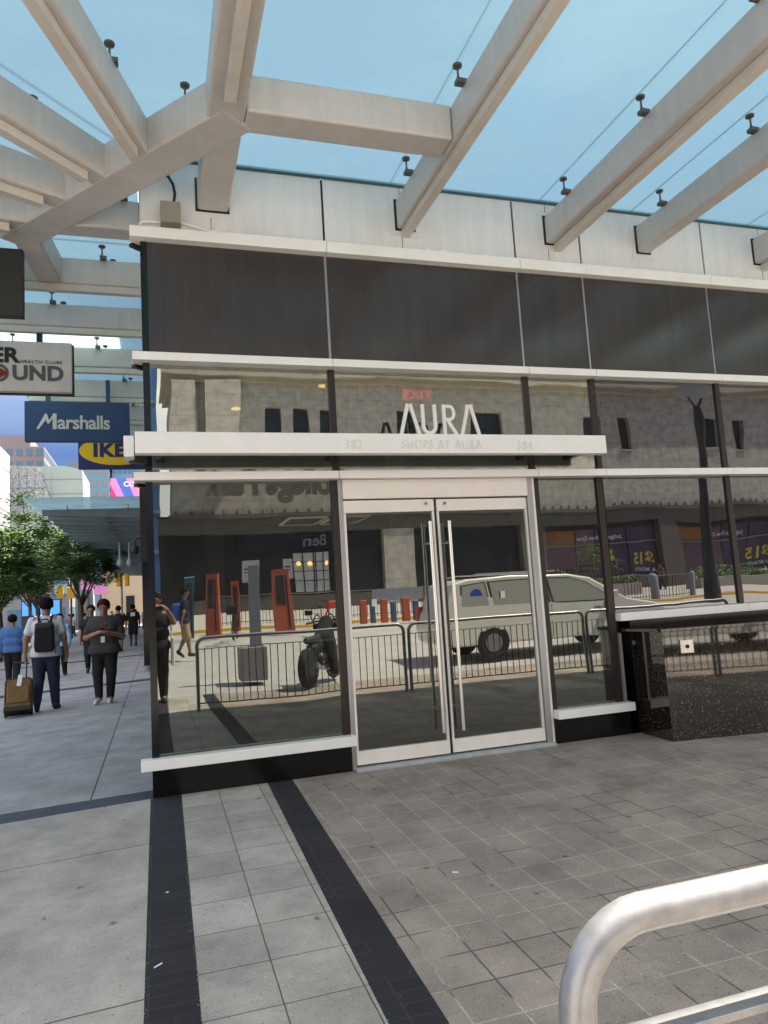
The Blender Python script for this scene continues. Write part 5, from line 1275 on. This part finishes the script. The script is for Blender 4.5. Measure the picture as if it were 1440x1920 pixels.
# traffic signals
tp_ = T('traffic_signal', 'two yellow traffic lights on a pale pole before the tan building', 'traffic light', (-3.25, 70, gz(-3.2, 70)))
B('pole', MB().tube([(0, 0, 0), (0, 0, 6.6)], .10, 10), 'bldg_white', tp_, smooth=True)
for x in (-.32, .52):
    hd_ = B('signal_head', MB().box(x-.22, x+.22, -.3, .0, 4.15, 5.45), 'signal_yellow', tp_, bevel=.04)
    mb = MB()
    for z in (4.4, 4.8, 5.2): mb.tube([(x, -.42, z), (x, -.28, z)], .14, 12)
    B('visor', mb, 'signal_yellow', hd_)
B('signal_bracket', MB().box(-.2, .4, -.1, 0, 4.9, 5.0), 'signal_yellow', tp_)
ts = T('traffic_signal', 'amber traffic light half hidden in the leaves', 'traffic light', (-6.0, 52, gz(-6, 52)))
B('pole', MB().tube([(0, 0, 0), (0, 0, 4.6)], .07, 8), 'dark_metal', ts)
B('signal_head', MB().box(-.25, .25, -.3, 0, 2.95, 3.75).box(-.95, -.5, -.3, 0, 3.0, 3.8), 'signal_yellow', ts, bevel=.03)
vs = T('banner_sign', 'tall black sign with white letters on the far corner', 'sign', (-8.15, 80, 0))
B('sign_face', MB().box(-.35, .35, 0, .3, 7.6, 10.2), 'black', vs)
for i, ch_ in enumerate('HEAD'): text('lettering', ch_, .55, 'paper', vs, (0, -.03, 9.85-i*.6))
B('pole', MB().box(-.1, .1, .31, .5, 0, 10), 'dark_metal', vs)
# dark shelter, kiosk, bicycle at the left edge
sh = T('bus_shelter', 'dark shelter with a flat roof at the left edge', 'shelter', (-6.1, 17.5, -.17))
B('roof_slab', MB().box(-1.3, .9, -1, 1.6, 2.6, 2.78), 'dark_metal', sh, bevel=.02); B('post', MB().box(.0, .1, -.1, 0, 0, 2.598), 'dark_metal', sh); B('post', MB().box(-1.2, -1.1, -.1, 0, 0, 2.598), 'dark_metal', sh)
ki = T('newspaper_kiosk', 'dark grey kiosk box at the left edge of the pavement', 'kiosk', (-5.05, 16.6, -.17))
B('cabinet', MB().box(-1.5, .12, -.3, .5, .0, 1.35), 'shoe_dark', ki, bevel=.02); B('side_panel', MB().box(.121, .5, .0, .4, .35, 1.35), 'glass_green', ki)
b2 = T('bicycle', 'dark bicycle wheel against the kiosk at the left edge', 'bicycle', (-5.35, 15.6, -.17), .1)
for xx in (0, -1.05): B('wheel', MB().tube([(xx+.34*math.cos(a), 0, .36+.34*math.sin(a)) for a in [2*PI*k/24 for k in range(25)]], .022, 6), 'rubber', b2)
B('frame', MB().tube([(0, 0, .36), (-.15, 0, .95), (-.7, 0, .9), (-.55, 0, .36), (-.15, 0, .9)], .025, 8), 'black', b2); B('handlebar', MB().tube([(-.2, -.28, 1.0), (-.15, 0, .98), (-.2, .28, 1.0)], .015, 6), 'black', b2)
B('saddle', MB().box(-.85, -.6, -.06, .06, .92, .98), 'black', b2)
# litter on the paving
mb = MB(); lit = B('cigarette_end', MB().tube([(0, 0, .005), (.035, .03, .005)], .0035, 6), 'paper', None); tag(lit, 'cigarette end lying on the left dark strip', 'litter'); lit.location = (.02, -2.98, gz(0, -3))
lt2 = B('paper_scrap', MB().box(-.009, .009, -.005, .005, .001, .003), 'paper', None); tag(lt2, 'scrap of white paper on the left dark strip', 'litter'); lt2.location = (.09, -2.1, gz(0, -2.1)); lt2.rotation_euler = (0, 0, .7)
lt3 = B('paper_scrap', MB().box(-.018, .018, -.008, .008, .001, .003), 'paper', None); tag(lt3, 'pale flattened scrap on the brown tiles', 'litter'); lt3.location = (1.72, -2.55, gz(1, -2.55)); lt3.rotation_euler = (0, 0, -.5)

# grit and crumbs caught along the strip edges and scattered over the paving
mb = MB()
for k in range(900):
    q = rnd.random(); y = -rnd.uniform(.05, 4.6)
    if q < .45: x = (e1(y) if rnd.random() < .4 else e2(y))+rnd.gauss(0, .006)
    elif q < .6: x = (e3(y) if rnd.random() < .5 else e4(y))+rnd.gauss(0, .01)
    else: x = rnd.uniform(-2.5, 5)
    r = rnd.uniform(.0012, .0042) if q < .6 else rnd.uniform(.001, .003); a = rnd.uniform(0, PI); z = gz(x, y)+.0005
    d = Vector((math.cos(a), math.sin(a), 0))*r; e = Vector((-math.sin(a), math.cos(a), 0))*r*.6; p = Vector((x, y, z)); t_ = Vector((0, 0, r*.7))
    mb.add([p-d, p+e, p+d, p-e, p+t_], [(0, 1, 4), (1, 2, 4), (2, 3, 4), (3, 0, 4)])
gr_ = B('grit', mb, 'grit', None, fix=False); tag(gr_, 'fine pale grit and crumbs scattered along the paving joints', 'grit', kind='stuff')
